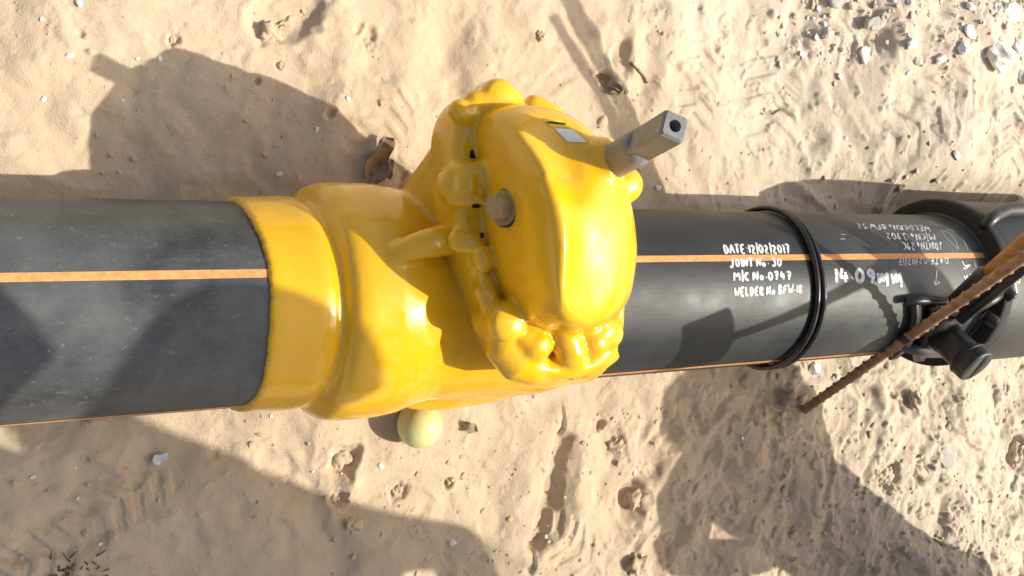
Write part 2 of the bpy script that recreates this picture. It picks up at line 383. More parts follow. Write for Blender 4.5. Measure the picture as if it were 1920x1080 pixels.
def pipe(x0, x1, a1, label):
    root = empty('gas_pipe', ((x0+x1)/2, 0, GZ), label, 'pipe')
    m = MB(); m.rings(revolve([(x0, 1.0), (x0+.01, 1.0)] + [(x, 1.0) for x in np.linspace(x0+.1, x1-.1, 30)] + [(x1, 1.0)], 160)); m.build('pipe_wall', PIPE, root)
    for k in (0, -1, 1, 2):
        stripe(x0 + .02, x1 - .02, a1 + k*math.radians(103 if k in (0, -1) else 90), .078, root)
    return root
left_pipe = pipe(-26, XC0 + .6, A1, 'black plastic pipe with thin orange stripes entering the valve at the uncluttered, unwritten end')
right_pipe = pipe(XC1 - .6, XCPL + 1.4, A1b, 'black plastic pipe with handwritten white notes and orange stripe between yellow valve and black coupler')

# writing: strokes laid on the pipe surface
FONT = {
 '0': [[(.5, 0), (.1, .3), (.1, .7), (.5, 1), (.9, .7), (.9, .3), (.5, 0)]], '1': [[(.2, .85), (.55, 1), (.55, 0)]],
 '2': [[(.1, .75), (.45, 1), (.85, .75), (.1, 0), (.95, .02)]], '3': [[(.1, 1), (.85, .98), (.4, .58), (.9, .35), (.6, 0), (.05, .1)]],
 '4': [[(.35, 1), (.08, .35), (.95, .38)], [(.7, .75), (.65, 0)]], '5': [[(.85, 1), (.2, .97), (.15, .55), (.8, .5), (.75, .08), (.1, .02)]],
 '7': [[(.05, .92), (.9, 1), (.45, 0)], [(.25, .5), (.9, .5)]], '8': [[(.5, .52), (.12, .78), (.5, 1), (.85, .78), (.5, .52), (.08, .25), (.5, 0), (.92, .25), (.5, .52)]],
 '9': [[(.85, .6), (.4, .5), (.12, .78), (.5, 1), (.85, .85), (.8, .4), (.55, 0)]],
 'A': [[(.0, 0), (.45, 1), (.95, 0)], [(.18, .38), (.8, .38)]], 'B': [[(.1, 0), (.1, 1), (.7, .9), (.65, .6), (.1, .52), (.85, .35), (.75, .05), (.1, 0)]],
 'C': [[(.9, .85), (.4, .95), (.08, .5), (.35, .05), (.95, .1)]], 'D': [[(.1, 0), (.05, 1), (.7, .85), (.92, .45), (.6, .06), (.1, 0)]],
 'E': [[(.85, 1), (.1, .97), (.1, 0), (.9, .03)], [(.1, .52), (.75, .52)]], 'F': [[(.1, 0), (.1, 1), (.9, 1)], [(.1, .55), (.75, .55)]],
 'I': [[(.5, 0), (.5, 1)]], 'J': [[(.65, 1), (.68, .15), (.35, -.05), (.02, .2)]], 'L': [[(.1, 1), (.1, 0), (.9, .03)]],
 'M': [[(.05, 0), (.05, 1), (.5, .45), (.92, 1), (.95, 0)]], 'N': [[(.08, 0), (.08, 1), (.9, 0), (.92, 1)]],
 'O': [[(.5, 0), (.1, .35), (.2, .85), (.55, 1), (.92, .7), (.85, .2), (.5, 0)]], 'R': [[(.1, 0), (.08, 1), (.8, .88), (.7, .55), (.12, .5), (.95, -.05)]],
 'T': [[(.0, .97), (1, 1)], [(.5, 1), (.52, 0)]], 'W': [[(.02, 1), (.22, 0), (.5, .65), (.75, 0), (1, 1)]],
 'o': [[(.5, 0), (.15, .25), (.5, .55), (.88, .25), (.5, 0)]], '/': [[(.4, -.15), (.5, 1.25)]], '.': [[(.4, .3), (.6, .36)]], ':': [[(.4, .2), (.6, .22)], [(.4, .62), (.6, .64)]],
 '-': [[(.1, .5), (.9, .5)]], 'm': [[(.05, .75), (.15, 0), (.45, .75), (.52, .1), (.85, .8), (.88, -.25)]], 'Z': [[(.1, .95), (.85, 1), (.1, .05), (.95, 0)]],
}
def ribbon(mb, pts3, w, rad):
    """a flat stroke on the cylinder of radius rad through 3-D points"""
    P = []
    for a, b in zip(pts3[:-1], pts3[1:]):
        n = max(2, int(np.linalg.norm(b - a) / .02))
        for i in range(n): P.append(a + (b - a)*i/n)
    P.append(pts3[-1]); P = np.array(P)
    for _ in range(2):
        Q = P.copy(); Q[1:-1] = (P[:-2] + 2*P[1:-1] + P[2:])/4; P = Q
    v = []; f = []; n = len(P)
    for i in range(n):
        t = nrm(P[min(i+1, n-1)] - P[max(i-1, 0)] + 1e-9); nn = nrm([0, P[i][1], P[i][2]]); s = np.cross(nn, t)
        ww = w*(.85 + .3*rng.random()) * (.75 if i in (0, n-1) else 1)
        for k in (-1, -.5, .5, 1):
            q = P[i] + s*ww*k*.5; l = math.hypot(q[1], q[2]); v.append((q[0], q[1]/l*rad, q[2]/l*rad))
    for i in range(n-1):
        for k in range(3): a = i*4 + k; f.append((a, a+4, a+5, a+1))
    mb.add(v, f)
def write(name, text, p0, p1, h, w, parent, r=1.0, material=None, widths=None, slant=0.0):
    """text from baseline pixel p0 to p1 of the photo, letter height vector h (pixels), each stroke put on the pipe's surface"""
    mb = MB(); p0 = np.array(p0, float); p1 = np.array(p1, float); h = np.array(h, float)
    adv = [(.45 if c in '.:/I1 -' else (1.25 if c in 'mWM' else 1.0)) for c in text]; tot = sum(adv); x = 0.0
    for c, a in zip(text, adv):
        o = p0 + (p1 - p0)*(x/tot) + np.array([rng.uniform(-.3, .3), rng.uniform(-.6, .6)]); e = (p1 - p0)*((a*.80)/tot); hh = h*rng.uniform(.93, 1.06)
        for s in FONT.get(c, []):
            pts = [o + e*(u + slant*vv) + hh*vv + np.array([rng.uniform(-.35, .35), rng.uniform(-.35, .35)]) for u, vv in s]
            ribbon(mb, [on_cyl(q[0], q[1], r*1.004) for q in pts], w, r*1.0045)
        x += a
    return mb.build(name, material or PAINT, parent)
NOTE = 'handwriting'
write(NOTE, 'DATE:12/02/2017', (1359, 475.5), (1484, 474.5), (-3, -17), .029, right_pipe)
write(NOTE, 'JOINT No. 30', (1369, 501), (1468, 499), (-1, -15.5), .029, right_pipe)
write(NOTE, 'M/C No.0747', (1376, 527), (1486, 524), (-.5, -16), .031, right_pipe)
write(NOTE, 'WELDER No BFW.18', (1377, 556), (1506, 549), (0, -16.5), .030, right_pipe)
write(NOTE, 'WELDERNo:BFW-52', (1741, 424), (1604, 419), (3.5, 9.5), .022, right_pipe, material=WORN)
write(NOTE, 'M/CNo:3902', (1751, 438.5), (1658, 437), (3, 12), .024, right_pipe, material=WORN)
write(NOTE, 'JOINTNo:29C', (1766, 454), (1690, 455), (2.5, 14), .024, right_pipe, material=WORN)
write(NOTE, 'DATE:02/02/17', (1777, 482), (1683, 484), (0, 13), .024, right_pipe, material=WORN)
write('thickness_note', '14.09mm', (1565, 529), (1697, 532), (-1, -26), .052, right_pipe)
def strokes(name, lists, w, parent, r=1.0, material=None):
    mb = MB()
    for l in lists: ribbon(mb, [on_cyl(x, y, r*1.004) for x, y in l], w, r*1.0045)
    return mb.build(name, material or PAINT, parent)
strokes('arrow_mark', [[(1756, 507), (1754, 535)], [(1750.5, 527), (1754, 535.5), (1762, 528)]], .025, right_pipe)
strokes('letter_mark', [[(1808, 517), (1812, 530), (1812, 515), (1819, 526), (1819, 513)], [(1804, 489), (1809, 500), (1820, 496), (1809, 505), (1806, 502)]], .022, right_pipe)
for _l in ([[(1764, 432), (1780, 436), (1792, 452), (1797, 466)], [(1764, 432), (1774, 446), (1797, 468)], [(1737, 414), (1760, 424)], [(1775, 430), (1790, 432)], [(1806, 450), (1815, 470)],
    [(1576, 439), (1586, 440)], [(1575, 448), (1585, 448)], [(1826, 490), (1831, 505)], [(1790, 412), (1798, 420)]]): strokes('faint_mark', [_l], .014, right_pipe, material=FAINT)
# ------------------------------------------------------------------ rubber cords round the pipe
def band():
    xb = on_cyl(1541, 560, 1.05)[0]
    root = empty('rubber_cord', (xb, 0, GZ), 'black rubber cord looped twice round the pipe beside the handwritten notes', 'cord')
    for dx, tilt in ((0.0, .035), (.075, -.01)):
        pts = []
        for k in range(97):
            a = 2*math.pi*k/96; r = 1.045 + .008*math.sin(3*a + dx*9)
            pts.append((xb + dx - .04 + tilt*math.cos(a + .6) + .012*math.sin(4*a), r*math.cos(a), r*math.sin(a)))
        m = MB(); m.tube(pts, .037, 10, False); m.build('cord_loop', RUBBER, root)
band()

# ------------------------------------------------------------------ valve
valve = empty('gas_valve', (-.4, 0, GZ), 'glossy yellow coated gas valve with bolted gear housing joining the two black pipes', 'valve')
def ppoly(pts, z): return [at_z(x, y, z) for x, y in pts]
def resample(poly, n):
    P = np.array(poly); Q = np.vstack([P, P[:1]]); L = np.r_[0, np.cumsum(np.linalg.norm(np.diff(Q, axis=0), axis=1))]
    s = np.linspace(0, L[-1], n, endpoint=False); return np.stack([np.interp(s, L, Q[:, k]) for k in range(3)], 1)
def round_loop(P, it=2):
    P = np.array(P)
    for _ in range(it): P = (np.roll(P, 1, 0) + 2*P + np.roll(P, -1, 0))/4
    return P
def xs(px, r): return on_cyl(px, 560, r)[0]
def valve_body():
    mb = MB()
    x0 = XC0; b0 = xs(655, 1.15)
    prof = [(x0, .98), (x0 + .004, 1.035), (x0 + .03, 1.05), (b0 - .42, 1.055), (b0 - .2, 1.07), (b0 - .10, 1.06), (b0 - .05, 1.02), (b0, 1.03), (b0 + .03, 1.12), (b0 + .10, 1.19), (b0 + .2, 1.215),
            (xs(760, 1.22), 1.215), (xs(795, 1.2), 1.19), (xs(825, 1.15), 1.13), (xs(855, 1.1), 1.09), (xs(930, 1.1), 1.10), (xs(1010, 1.1), 1.12), (xs(1080, 1.15), 1.13), (xs(1130, 1.05), 1.06), (XC1 - .03, 1.05), (XC1 - .004, 1.035), (XC1, .98)]
    mb.rings(revolve(prof, 120))
    # neck growing from the body up to the gear housing
    base = [(-1.62, 0), (-1.55, .75), (-1.25, 1.15), (0, 1.2), (.7, 1.05), (.95, .4), (.95, -.4), (.75, -1.05), (0, -1.23), (-.8, -1.28), (-1.28, -1.22), (-1.50, -.7)]
    lo = resample([(x, y, -.15) for x, y in base], 64)
    fl = [CAM + ray(x, y)*((.94 - CAM[2])/ray(x, y)[2]) for x, y in [(840, 210), (822, 260), (828, 340), (846, 440), (872, 500), (900, 570), (922, 630), (960, 672), (1020, 690), (1100, 675), (1150, 620), (1165, 500), (1165, 400), (1120, 290), (1050, 222), (960, 180), (890, 180)]]
    hi = resample(fl, 64)
    def align(A, B):
        k = min(range(len(B)), key=lambda k: np.sum((np.roll(B, -k, 0) - A)**2)); C = np.roll(B, -k, 0)
        B2 = B[::-1]; k2 = min(range(len(B)), key=lambda k: np.sum((np.roll(B2, -k, 0) - A)**2)); D = np.roll(B2, -k2, 0)
        return C if np.sum((C - A)**2) < np.sum((D - A)**2) else D
    hi = align(lo, hi); rings = []
    for e in (0, .3, .6, .85, 1):
        R = lo*(1-e) + hi*e; c = R.mean(0); pinch = 1 - .02*math.sin(math.pi*e); R = c + (R - c)*np.array([pinch, pinch, 1]); rings.append(round_loop(R))
    c = lo.mean(0); mb.rings([round_loop(c + (lo - c)*np.array([.80, .80, 1]) + np.array([0, 0, -.62])), round_loop(c + (lo - c)*np.array([.96, .96, 1]) + np.array([0, 0, -.30]))] + rings)
    # cast lug on the shaded side and a drain boss
    mb.tube([at_z(748, 474, 1.10), at_z(775, 464, 1.17), at_z(805, 456, 1.20), at_z(850, 447, 1.16)], [.105, .13, .145, .16], 16); mb.ball(at_z(748, 474, 1.10), .105)
    xw0 = xs(790, 1.2)
    def post(me):
        for v in me.vertices:
            x = v.co.x / S
            a = math.atan2(v.co.z, v.co.y)
            if x < xw0:
                w = min(1.0, (xw0 - x)/.75); w = w*w*(3 - 2*w); v.co.x -= .20*w*(1 - max(-.15, math.sin(a)))*S
            if x < x0 + .12 or x > XC1 - .12:
                j = .003*math.sin(a*23) + .003*math.sin(a*61 + 1) + .012*math.sin(a*5 + 2) + .003*math.sin(a*113)
                e = min(1.0, max(0.0, (x0 + .12 - x if x < 0 else x - XC1 + .12) / .09)); v.co.x += j * S * e
    return remeshed('valve_body', mb, YEL, valve, .026, 10, .5, post)
body = valve_body()

ZR, TL = 1.46, .03                                   # height of the gear housing's rim and its slight cant
def zrim(y): return ZR - TL*y
def at_h(px, py, h):
    """point of the photo's ray at height h over the canted rim plane"""
    d = ray(px, py); t = (ZR + h - TL*CAM[1] - CAM[2]) / (d[2] + TL*d[1]); return CAM + t*d
HN = nrm([0, TL, 1.0])
def gear_housing():
    mb = MB()
    low = [(858, 186, -.1), (826, 222, -.25), (806, 266, -.42), (811, 340, -.42), (821, 430, -.42), (842, 505, -.42), (870, 575, -.42), (893, 640, -.42), (925, 680, -.42), (985, 708, -.42), (1045, 709, -.40), (1098, 695, -.3), (1146, 662, -.15), (1166, 620, -.05),
           (1166, 560, 0), (1160, 480, 0), (1155, 400, 0), (1120, 320, 0), (1080, 265, 0), (1040, 222, 0), (990, 186, 0), (940, 166, 0), (895, 168, 0)]
    lo = [at_h(x, y, h) for x, y, h in low]
    for p in lo: p[2] = zrim(p[1]) - .42
    lo = round_loop(resample(lo, 96), 3)
    c = lo.mean(0)
    up = lambda k, h: [np.array([c[0] + (p[0]-c[0])*k[0] + .02, c[1] + (p[1]-c[1])*k[1], 0]) for p in lo]
    def lay(k, h):
        R = []
        for p in lo:
            x = c[0] + (p[0]-c[0])*k; y = c[1] + (p[1]-c[1])*k; R.append((x, y, zrim(y) + h))
        return R
    mb.rings([lay(.90, -.60), lay(.97, -.50), lay(1.0, -.42), lay(.992, -.29), lay(.965, -.16), lay(.92, -.06), lay(.87, -.02), lay(.80, -.02), lay(.65, -.03)])
    # neck under the rim down into the body
    # raised lip round the pocket
    lip = [np.array(p) for p in lay(.905, .0)]
    k0 = min(range(96), key=lambda k: lip[k][1]); run = []
    for dr in (-1, 1):
        q = []
        for k in range(1, 48):
            p = lip[(k0 + dr*k) % 96]
            if p[1] > .25: break
            q.append(p)
        run = (q[::-1] + [lip[k0]]) if dr == -1 else run + q
    mb.tube(run, .085, 12)
    def rib(px, py, h0, qx, qy, h1, r0, r1):
        mb.tube([at_h(px, py, h0), (at_h(px, py, h0) + at_h(qx, qy, h1))/2 + np.array([0, 0, .03]), at_h(qx, qy, h1)], [r0, (r0+r1)/2, r1], 14)
        mb.ball(at_h(px, py, h0), r0, n=14, m=9)
    def boss(px, py, h, r, ln=.35):
        p = at_h(px, py, h); mb.tube([p - HN*ln, p - HN*r*.45, p - HN*r*.12, p], [r*1.05, r, r*.82, r*.35], 18)
    rib(862, 208, -.02, 895, 225, -.05, .115, .08); rib(890, 190, 0, 915, 190, -.02, .105, .10)
    boss(944, 178, .14, .175); boss(962, 190, .06, .16); boss(1040, 222, .06, .13)
    rib(1000, 196, -.08, 1050, 225, -.08, .10, .10)
    # square lug half way down the shaded side
    mb.tube([at_h(848, 333, -.12), at_h(870, 332, -.02), at_h(905, 331, .02)], [.15, .15, .15], 18); mb.tube([at_h(848, 364, -.12), at_h(870, 363, -.02), at_h(905, 362, .02)], [.15, .15, .15], 18); mb.ball(at_h(849, 348, -.12), .17); mb.tube([at_h(875, 330, .03), at_h(875, 366, .03)], .13, 14)
    rib(860, 452, -.10, 895, 455, -.04, .12, .10)
    rib(903, 478, .05, 905, 503, .02, .10, .09); rib(907, 522, -.02, 924, 582, .0, .075, .08)
    # lumps round the sunlit end
    roll = [at_h(938, 612, -.08), at_h(944, 648, -.09), at_h(968, 676, -.09), at_h(1003, 688, -.10), at_h(1034, 694, -.12)]
    mb.tube(roll, [.16, .20, .21, .19, .14], 16); mb.ball(roll[0], .16); mb.ball(roll[-1], .14)
    boss(960, 604, .27, .19, .5); mb.ball(at_h(1000, 645, .03), .19); mb.ball(at_h(985, 632, .03), .16)
    mb.tube([at_h(1058, 622, .14), at_h(1068, 655, .12), at_h(1074, 688, -.10)], [.13, .155, .14], 18); mb.ball(at_h(1058, 622, .14), .13); mb.ball(at_h(1074, 688, -.10), .14)
    rib(1098, 684, -.16, 1146, 652, -.08, .14, .14); boss(1153, 626, .16, .145, .5); mb.ball(at_h(1112, 640, .06), .16); mb.ball(at_h(1128, 618, .05), .16); mb.ball(at_h(1100, 615, .05), .15)
    # domed cover: foot loop and crown loop, (x, y, height)
    b = [(897, 212, .10), (893, 270, 0), (893, 330, -.1), (897, 400, -.1), (905, 460, -.1), (922, 530, -.1), (950, 592, -.1), (1000, 618, -.1), (1050, 626, -.05), (1110, 612, -.05), (1150, 560, -.1), (1160, 470, -.1), (1150, 380, 0), (1125, 300, .05), (1095, 255, .05), (1060, 218, .08), (1010, 200, .10), (950, 195, .12)]
    t = [(995, 262, .66), (1014, 292, .88), (1034, 340, 1.03), (1052, 392, 1.09), (1062, 440, 1.09), (1060, 500, 1.05), (1050, 552, 1.01), (1060, 580, .94), (1074, 594, .84), (1108, 580, .74), (1140, 545, .72), (1160, 480, .74), (1162, 412, .76), (1130, 350, .80), (1100, 312, .74), (1068, 274, .62), (1042, 252, .56), (1012, 245, .58)]
    B = [at_h(*q) for q in b]; T = [at_h(*q) for q in t]; rings = []
    for e, zf in ((0, 0), (.03, .20), (.10, .42), (.22, .62), (.39, .79), (.60, .91), (.82, .98), (1, 1.01)):
        L = []
        for p, q in zip(B, T):
            x = p[0]*(1-e) + q[0]*e; y = p[1]*(1-e) + q[1]*e; z = p[2]*(1-zf) + q[2]*zf; L.append((x, y, z))
        rings.append(round_loop(resample(L, 80), 3))
    low0 = [p + np.array([0, 0, -.35]) for p in rings[0]]
    c2 = rings[-1].mean(0)
    cap = [rings[-1]*k + c2*(1-k) + np.array([0, 0, dz]) for k, dz in ((.78, .012), (.45, .022), (.08, .025))]
    mb.rings([low0] + rings + cap)
    # worm shaft boss on the far right corner, with its lobe
    mb.tube([at_h(1040, 340, .15), at_h(1085, 325, .36), at_h(1126, 310, .56), at_h(1156, 302, .68)], [.33, .31, .27, .225], 24)
    mb.ball(at_h(1166, 347, .26), .205, (1.05, .95, .95)); mb.ball(at_h(1140, 356, .28), .20); mb.ball(at_h(1118, 362, .22), .17)
    def post(me):
        bm = bmesh.new(); bm.from_mesh(me)
        a, b, c3 = at_h(1095, 420, 1.0), at_h(1060, 600, .85), at_h(1050, 300, .9)
        sel = [v for v in bm.verts if v.co.z/S > zrim(v.co.y/S) + .45 and v.co.y/S < 1.15]
        for _ in range(70): bmesh.ops.smooth_vert(bm, verts=sel, factor=.5, use_axis_x=True, use_axis_y=True, use_axis_z=True)
        bm.to_mesh(me); bm.free()
    return remeshed('gear_housing', mb, YEL, valve, .0205, 12, .5, post)
housing = gear_housing()
BV = [bvh_of(body), bvh_of(housing)]

def frame(d):
    d = nrm(d); a = nrm(np.cross(d, [0, 1, 0])) if abs(d[1]) < .9 else nrm(np.cross(d, [1, 0, 0])); return d, a, np.cross(d, a)
def prism(mb, c0, c1, r, n, rot=0.0, bev=0.02, ref=None):
    d, a, b = frame(np.array(c1) - np.array(c0))
    if ref is not None: a = nrm(ref - d*np.dot(ref, d)); b = np.cross(d, a)
    c0 = np.array(c0); c1 = np.array(c1)
    R = lambda c, q: [c + q*(math.cos(rot + 2*math.pi*j/n)*a + math.sin(rot + 2*math.pi*j/n)*b) for j in range(n)]
    mb.rings([R(c0, r), R(c1 - d*bev, r), R(c1, r - bev)])
def hex_bolt():
    h = hit(BV, 948, 390); p = h[0]; d = nrm([-.93, .03, .36])
    w = MB(); _, a, b = frame(d)
    w.tube([p - d*.08, p + d*.012, p + d*.03, p + d*.032], [.172, .172, .160, .02], 40); wo = w.build('recess_shade_ring', RECESS_SHADE, valve)  # raised ring; the shade of a recess is put into its colour
    w = MB(); w.tube([p + d*.0, p + d*.036, p + d*.040], [.158, .158, .145], 40); w.build('bolt_washer', STEEL, valve, False)
    m = MB(); prism(m, p + d*.02, p + d*.155, .118, 6, .3, .016); m.build('hex_bolt', STEEL, valve, False)
hex_bolt()
def hole_shade(px, py, r, e):
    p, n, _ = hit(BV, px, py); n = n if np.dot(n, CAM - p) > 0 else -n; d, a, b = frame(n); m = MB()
    m.rings([[p + d*.006 + (q*r)*(math.cos(t)*a + e*math.sin(t)*b) for t in np.linspace(0, 2*math.pi, 20, endpoint=False)] for q in (1, .55, .05)]); m.build('bolt_hole_shade', RECESS_SHADE, valve)  # flat disc on the surface, coloured dark as the shade of a hole
hole_shade(893, 386, .042, .7); hole_shade(904, 441, .040, .6); hole_shade(886, 292, .030, 1.9)
def shaft():
    base = at_h(1150, 303, .66); tip = at_z(1266, 236, 3.15); d = nrm(tip - base); L = np.linalg.norm(tip - base)
    root = MB(); root.tube([base - d*.1, base, base + d*.02, base + d*.42*L, base + d*.50*L, base + d*.52*L], [.150, .152, .157, .157, .140, .10], 40)
    sl = root.build('shaft_sleeve', GREY, valve)
    ref = np.array([0.35, .9, -.2])
    # square spindle with a hole in its end
    dd, a, b = frame(d); a = nrm(ref - d*np.dot(ref, d)); b = np.cross(d, a); hs = .112
    def sq(c, k, n=32):
        out = []
        for j in range(n):
            th = 2*math.pi*(j + .5)/n; x, y = math.cos(th), math.sin(th); q = k/max(abs(x), abs(y)); q = min(q, k*1.34); out.append(c + q*x*a + q*y*b)
        return out
    def ci(c, r, n=32): return [c + r*math.cos(2*math.pi*(j+.5)/n)*a + r*math.sin(2*math.pi*(j+.5)/n)*b for j in range(n)]
    m = MB(); m.rings([sq(base + d*.3*L, hs), sq(tip - d*.025, hs), sq(tip, hs - .02), ci(tip, .052), ci(tip - d*.16, .050), ci(tip - d*.17, .005)])
    m.build('square_spindle', GREY, valve, False)
    m = MB(); m.tube([tip - d*.155, tip - d*.12], [.047, .040], 20); m.build('spindle_screw', STEEL, valve)
    m = MB(); p = at_z(1196, 298, 2.48); m.ball(p, .035); m.build('grub_screw', GREY, valve)
shaft()
def decal(name, quad, material, nu, nv, off, parent):
    q = [np.array(p, float) for p in quad]; v = []; f = []
    for i in range(nu+1):
        for j in range(nv+1):
            u, w = i/nu, j/nv; p = (q[0]*(1-u) + q[1]*u)*(1-w) + (q[3]*(1-u) + q[2]*u)*w; h = hit(BV, p[0], p[1])
            nn = h[1] if np.dot(h[1], CAM - h[0]) > 0 else -h[1]; v.append(h[0] + nn*off)
    for i in range(nu):
        for j in range(nv): a = i*(nv+1) + j; f.append((a, a+nv+1, a+nv+2, a+1))
    return link(name, v, f, material, parent)
lab = decal('white_label', [(1038, 241), (1072, 243), (1101, 268), (1064, 266)], WHITE, 10, 8, .006, valve)
ys = decal('yellow_label', [(1015.5, 225), (1055, 228), (1068, 240), (1033, 238.5)], YSTICK, 10, 6, .006, valve)
def label_text():
    mb = MB(); x = 0.0; txt = 'WORKMAN'
    for i, c in enumerate(txt):
        for s in FONT[c] if c in FONT else [[(0, 0), (0, 1), (.5, .5), (.9, 1)], [(.4, .5), (.9, 0)]]:
            pts = []
            for u, w in s:
                p = (1024.5 + (i + u*.75)*5.0 + (1-w)*2.2, 228.6 + (i + u)*.5 + (1 - w)*3.2); h = hit(BV, *p); nn = h[1] if np.dot(h[1], CAM - h[0]) > 0 else -h[1]; pts.append(h[0] + nn*.011)
            mb.tube(pts, .005, 5)
    mb.build('label_lettering', INK, ys if False else valve)
label_text()

# pale ball under the valve
def ball():
    p = drop(788, 800); r = .275; c = (p[0], p[1], ground_z(p[0], p[1]) + r*.80)
    # keep the photographed position for the sphere's centre
    q = at_z(787, 797, c[2]); c = (q[0], q[1], ground_z(q[0], q[1]) + r*.82)
    root = empty('plastic_ball', (c[0], c[1], c[2] - r), 'pale lime yellow ball half under the yellow valve on the sand', 'ball')
    m = MB(); m.ball(c, r, n=40, m=24); m.build('ball_shell', LIME, root)
    m = MB(); pts = [(c[0] + (r+.002)*math.cos(a)*.8, c[1] + (r+.002)*math.sin(a), c[2] + (r+.002)*.6*math.cos(a)) for a in np.linspace(0, 2*math.pi, 49)]; m.tube(pts, .006, 6, False); m.build('moulding_seam', LIME, root)
ball()

# ------------------------------------------------------------------ coupler, saddle tool, rods at the right
XE = XCPL + 4.5
def coupler():
    root = empty('pipe_coupler', (XCPL + 2, 0, GZ), 'thick black fusion coupler sleeve over the pipe at the right edge', 'coupler')
    R2 = 1.215
    prof = [(XCPL, 1.004), (XCPL, 1.04), (XCPL + .015, 1.06), (XCPL + .02, R2 - .03), (XCPL + .05, R2), (XCPL + .3, R2), (XE - .06, R2), (XE, R2 - .05), (XE, 1.004)]
    m = MB(); m.rings(revolve(prof, 128), cap0=False, cap1=False); m.build('sleeve', PIPE, root)
    m = MB(); m.rings(revolve([(XCPL - .006, 1.03), (XCPL - .008, 1.20), (XCPL + .004, 1.222), (XCPL + .03, 1.236), (XCPL + .16, 1.236), (XCPL + .175, 1.222), (XCPL + .18, 1.19)], 128), cap0=False, cap1=False); m.build('end_ring', MATTE, root)  # near-black rim; the shade on its left face is put into the colour
    m = MB(); m.rings(revolve([(XCPL - .03, 1.003), (XCPL - .03, 1.03), (XCPL - .005, 1.045), (XCPL + .02, 1.05)], 128), cap0=False, cap1=False); m.build('sleeve_lip', BLACK, root)
    # raised wire housing on the far flank
    m = MB(); a0 = ang_of(1850, 415, R2)
    pts = [on_cyl(1846, 424, R2 + .01), on_cyl(1862, 406, R2 + .05), on_cyl(1884, 394, R2 + .07), on_cyl(1930, 392, R2 + .07), on_cyl(1990, 394, R2 + .06)]
    m.tube(pts, [.07, .10, .11, .11, .10], 14); m.build('wire_housing', BLACK, root)
    strokes('letter_mark', [[(1899, 520), (1907, 551), (1903, 524), (1912, 532), (1911, 516)]], .028, root, R2)
    for k in range(3):
        m = MB(); q = XE - .6
    return root
coupler()
pipe(XE - 1.2, 34, A1b, 'black plastic pipe continuing beyond the coupler at the right edge')

def saddle():
    root = empty('pipe_clamp', (on_cyl(1760, 620, 1.0)[0], 0, GZ), 'black clamp tool strapped on the pipe with round capped barrel and stub outlets', 'clamp')
    def arc(pxs, r, w, name):
        m = MB(); pts = [on_cyl(x, y, r) for x, y in pxs]; P = []
        for a, b in zip(pts[:-1], pts[1:]):
            for i in range(8):
                q = a + (b-a)*i/8; l = math.hypot(q[1], q[2]); P.append((q[0], q[1]/l*r, q[2]/l*r))
        q = pts[-1]; P.append(tuple(q)); rings = []
        for i, p in enumerate(P):
            nn = nrm([0, p[1], p[2]]); t = nrm(np.array(P[min(i+1, len(P)-1)]) - np.array(P[max(i-1, 0)])); s = np.cross(nn, t); p = np.array(p)
            rings.append([p + s*w - nn*.05, p + s*w + nn*.05, p - s*w + nn*.05, p - s*w - nn*.05])
        m.rings(rings); return m.build(name, BLACK, root)
    arc([(1714, 568), (1716, 590), (1711, 615), (1700, 640), (1686, 656), (1672, 668)], 1.06, .055, 'strap')
    arc([(1748, 572), (1749, 600), (1744, 625), (1735, 650), (1722, 672)], 1.07, .075, 'strap')
    m = MB(); m.tube([on_cyl(1700, 565, 1.10), on_cyl(1728, 563, 1.12), on_cyl(1790, 566, 1.10), on_cyl(1830, 570, 1.14)], [.055, .06, .05, .05], 8); m.build('cross_bar', BLACK, root)
    m = MB(); m.tube([on_cyl(1690, 640, 1.12), on_cyl(1740, 612, 1.16), on_cyl(1800, 596, 1.22), on_cyl(1862, 560, 1.27), on_cyl(1885, 545, 1.27)], [.06, .075, .075, .07, .06], 10); m.build('cross_bar', BLACK, root)
    m = MB(); m.tube([on_cyl(1690, 650, 1.07), on_cyl(1730, 657, 1.09), on_cyl(1768, 658, 1.09)], [.06, .10, .10], 12); m.build('grey_sleeve', GREYM, root)
    m = MB(); u0 = at_z(1800, 600, 1.30); u1 = at_z(1912, 508, 2.02); m.tube([u0, u1, u0 + (u1-u0)*4.2], .075, 14); m.build('shadow_rod', BLACK, root)  # added rod, hidden behind the rebar, to cast the second thin shadow
    # jaw behind the barrel
    m = MB(); m.tube([on_cyl(1735, 640, 1.1), on_cyl(1760, 600, 1.16), on_cyl(1790, 590, 1.2)], [.12, .17, .12], 14); m.build('jaw', BLACK, root)
    # barrel leaning out to the near side
    a = on_cyl(1752, 612, 1.05); b = at_z(1832, 689, 1.50); d = nrm(b - a); L = np.linalg.norm(b-a)
    m = MB(); m.tube([a, a + d*.72*L, a + d*.76*L], [.225, .215, .21], 36); br = m.build('barrel', BLACK, root)
    m = MB(); m.tube([a + d*.70*L, a + d*.72*L, a + d*.75*L, a + d*.94*L, a + d*.985*L, a + d*L, a + d*(L - .008), a + d*(L-.010)], [.20, .235, .250, .252, .246, .228, .222, .01], 40); m.build('barrel_cap', BLACK, root)
    m = MB(); m.tube([a + d*.765*L, a + d*.80*L], .258, 40); m.build('cap_rib', BLACK, root)
    for (x0, y0, x1, y1) in ((1884, 543, 1900, 561), (1846, 590, 1868, 606)):
        p = on_cyl(x0, y0, 1.27); q = at_z(x1, y1, p[2] + .10); dd = nrm(q-p)
        m = MB(); m.tube([p, q - dd*.02, q, q - dd*.005, q - dd*.06, q - dd*.06], [.085, .08, .07, .045, .045, .002], 18); m.build('outlet_stub', BLACK, root)
    for (x0, y0) in ((1792, 640), (1776, 636), (1850, 668)):
        p = on_cyl(x0, y0, 1.18); m = MB(); m.ball(p, .07); m.build('clamp_nut', BLACK, root)
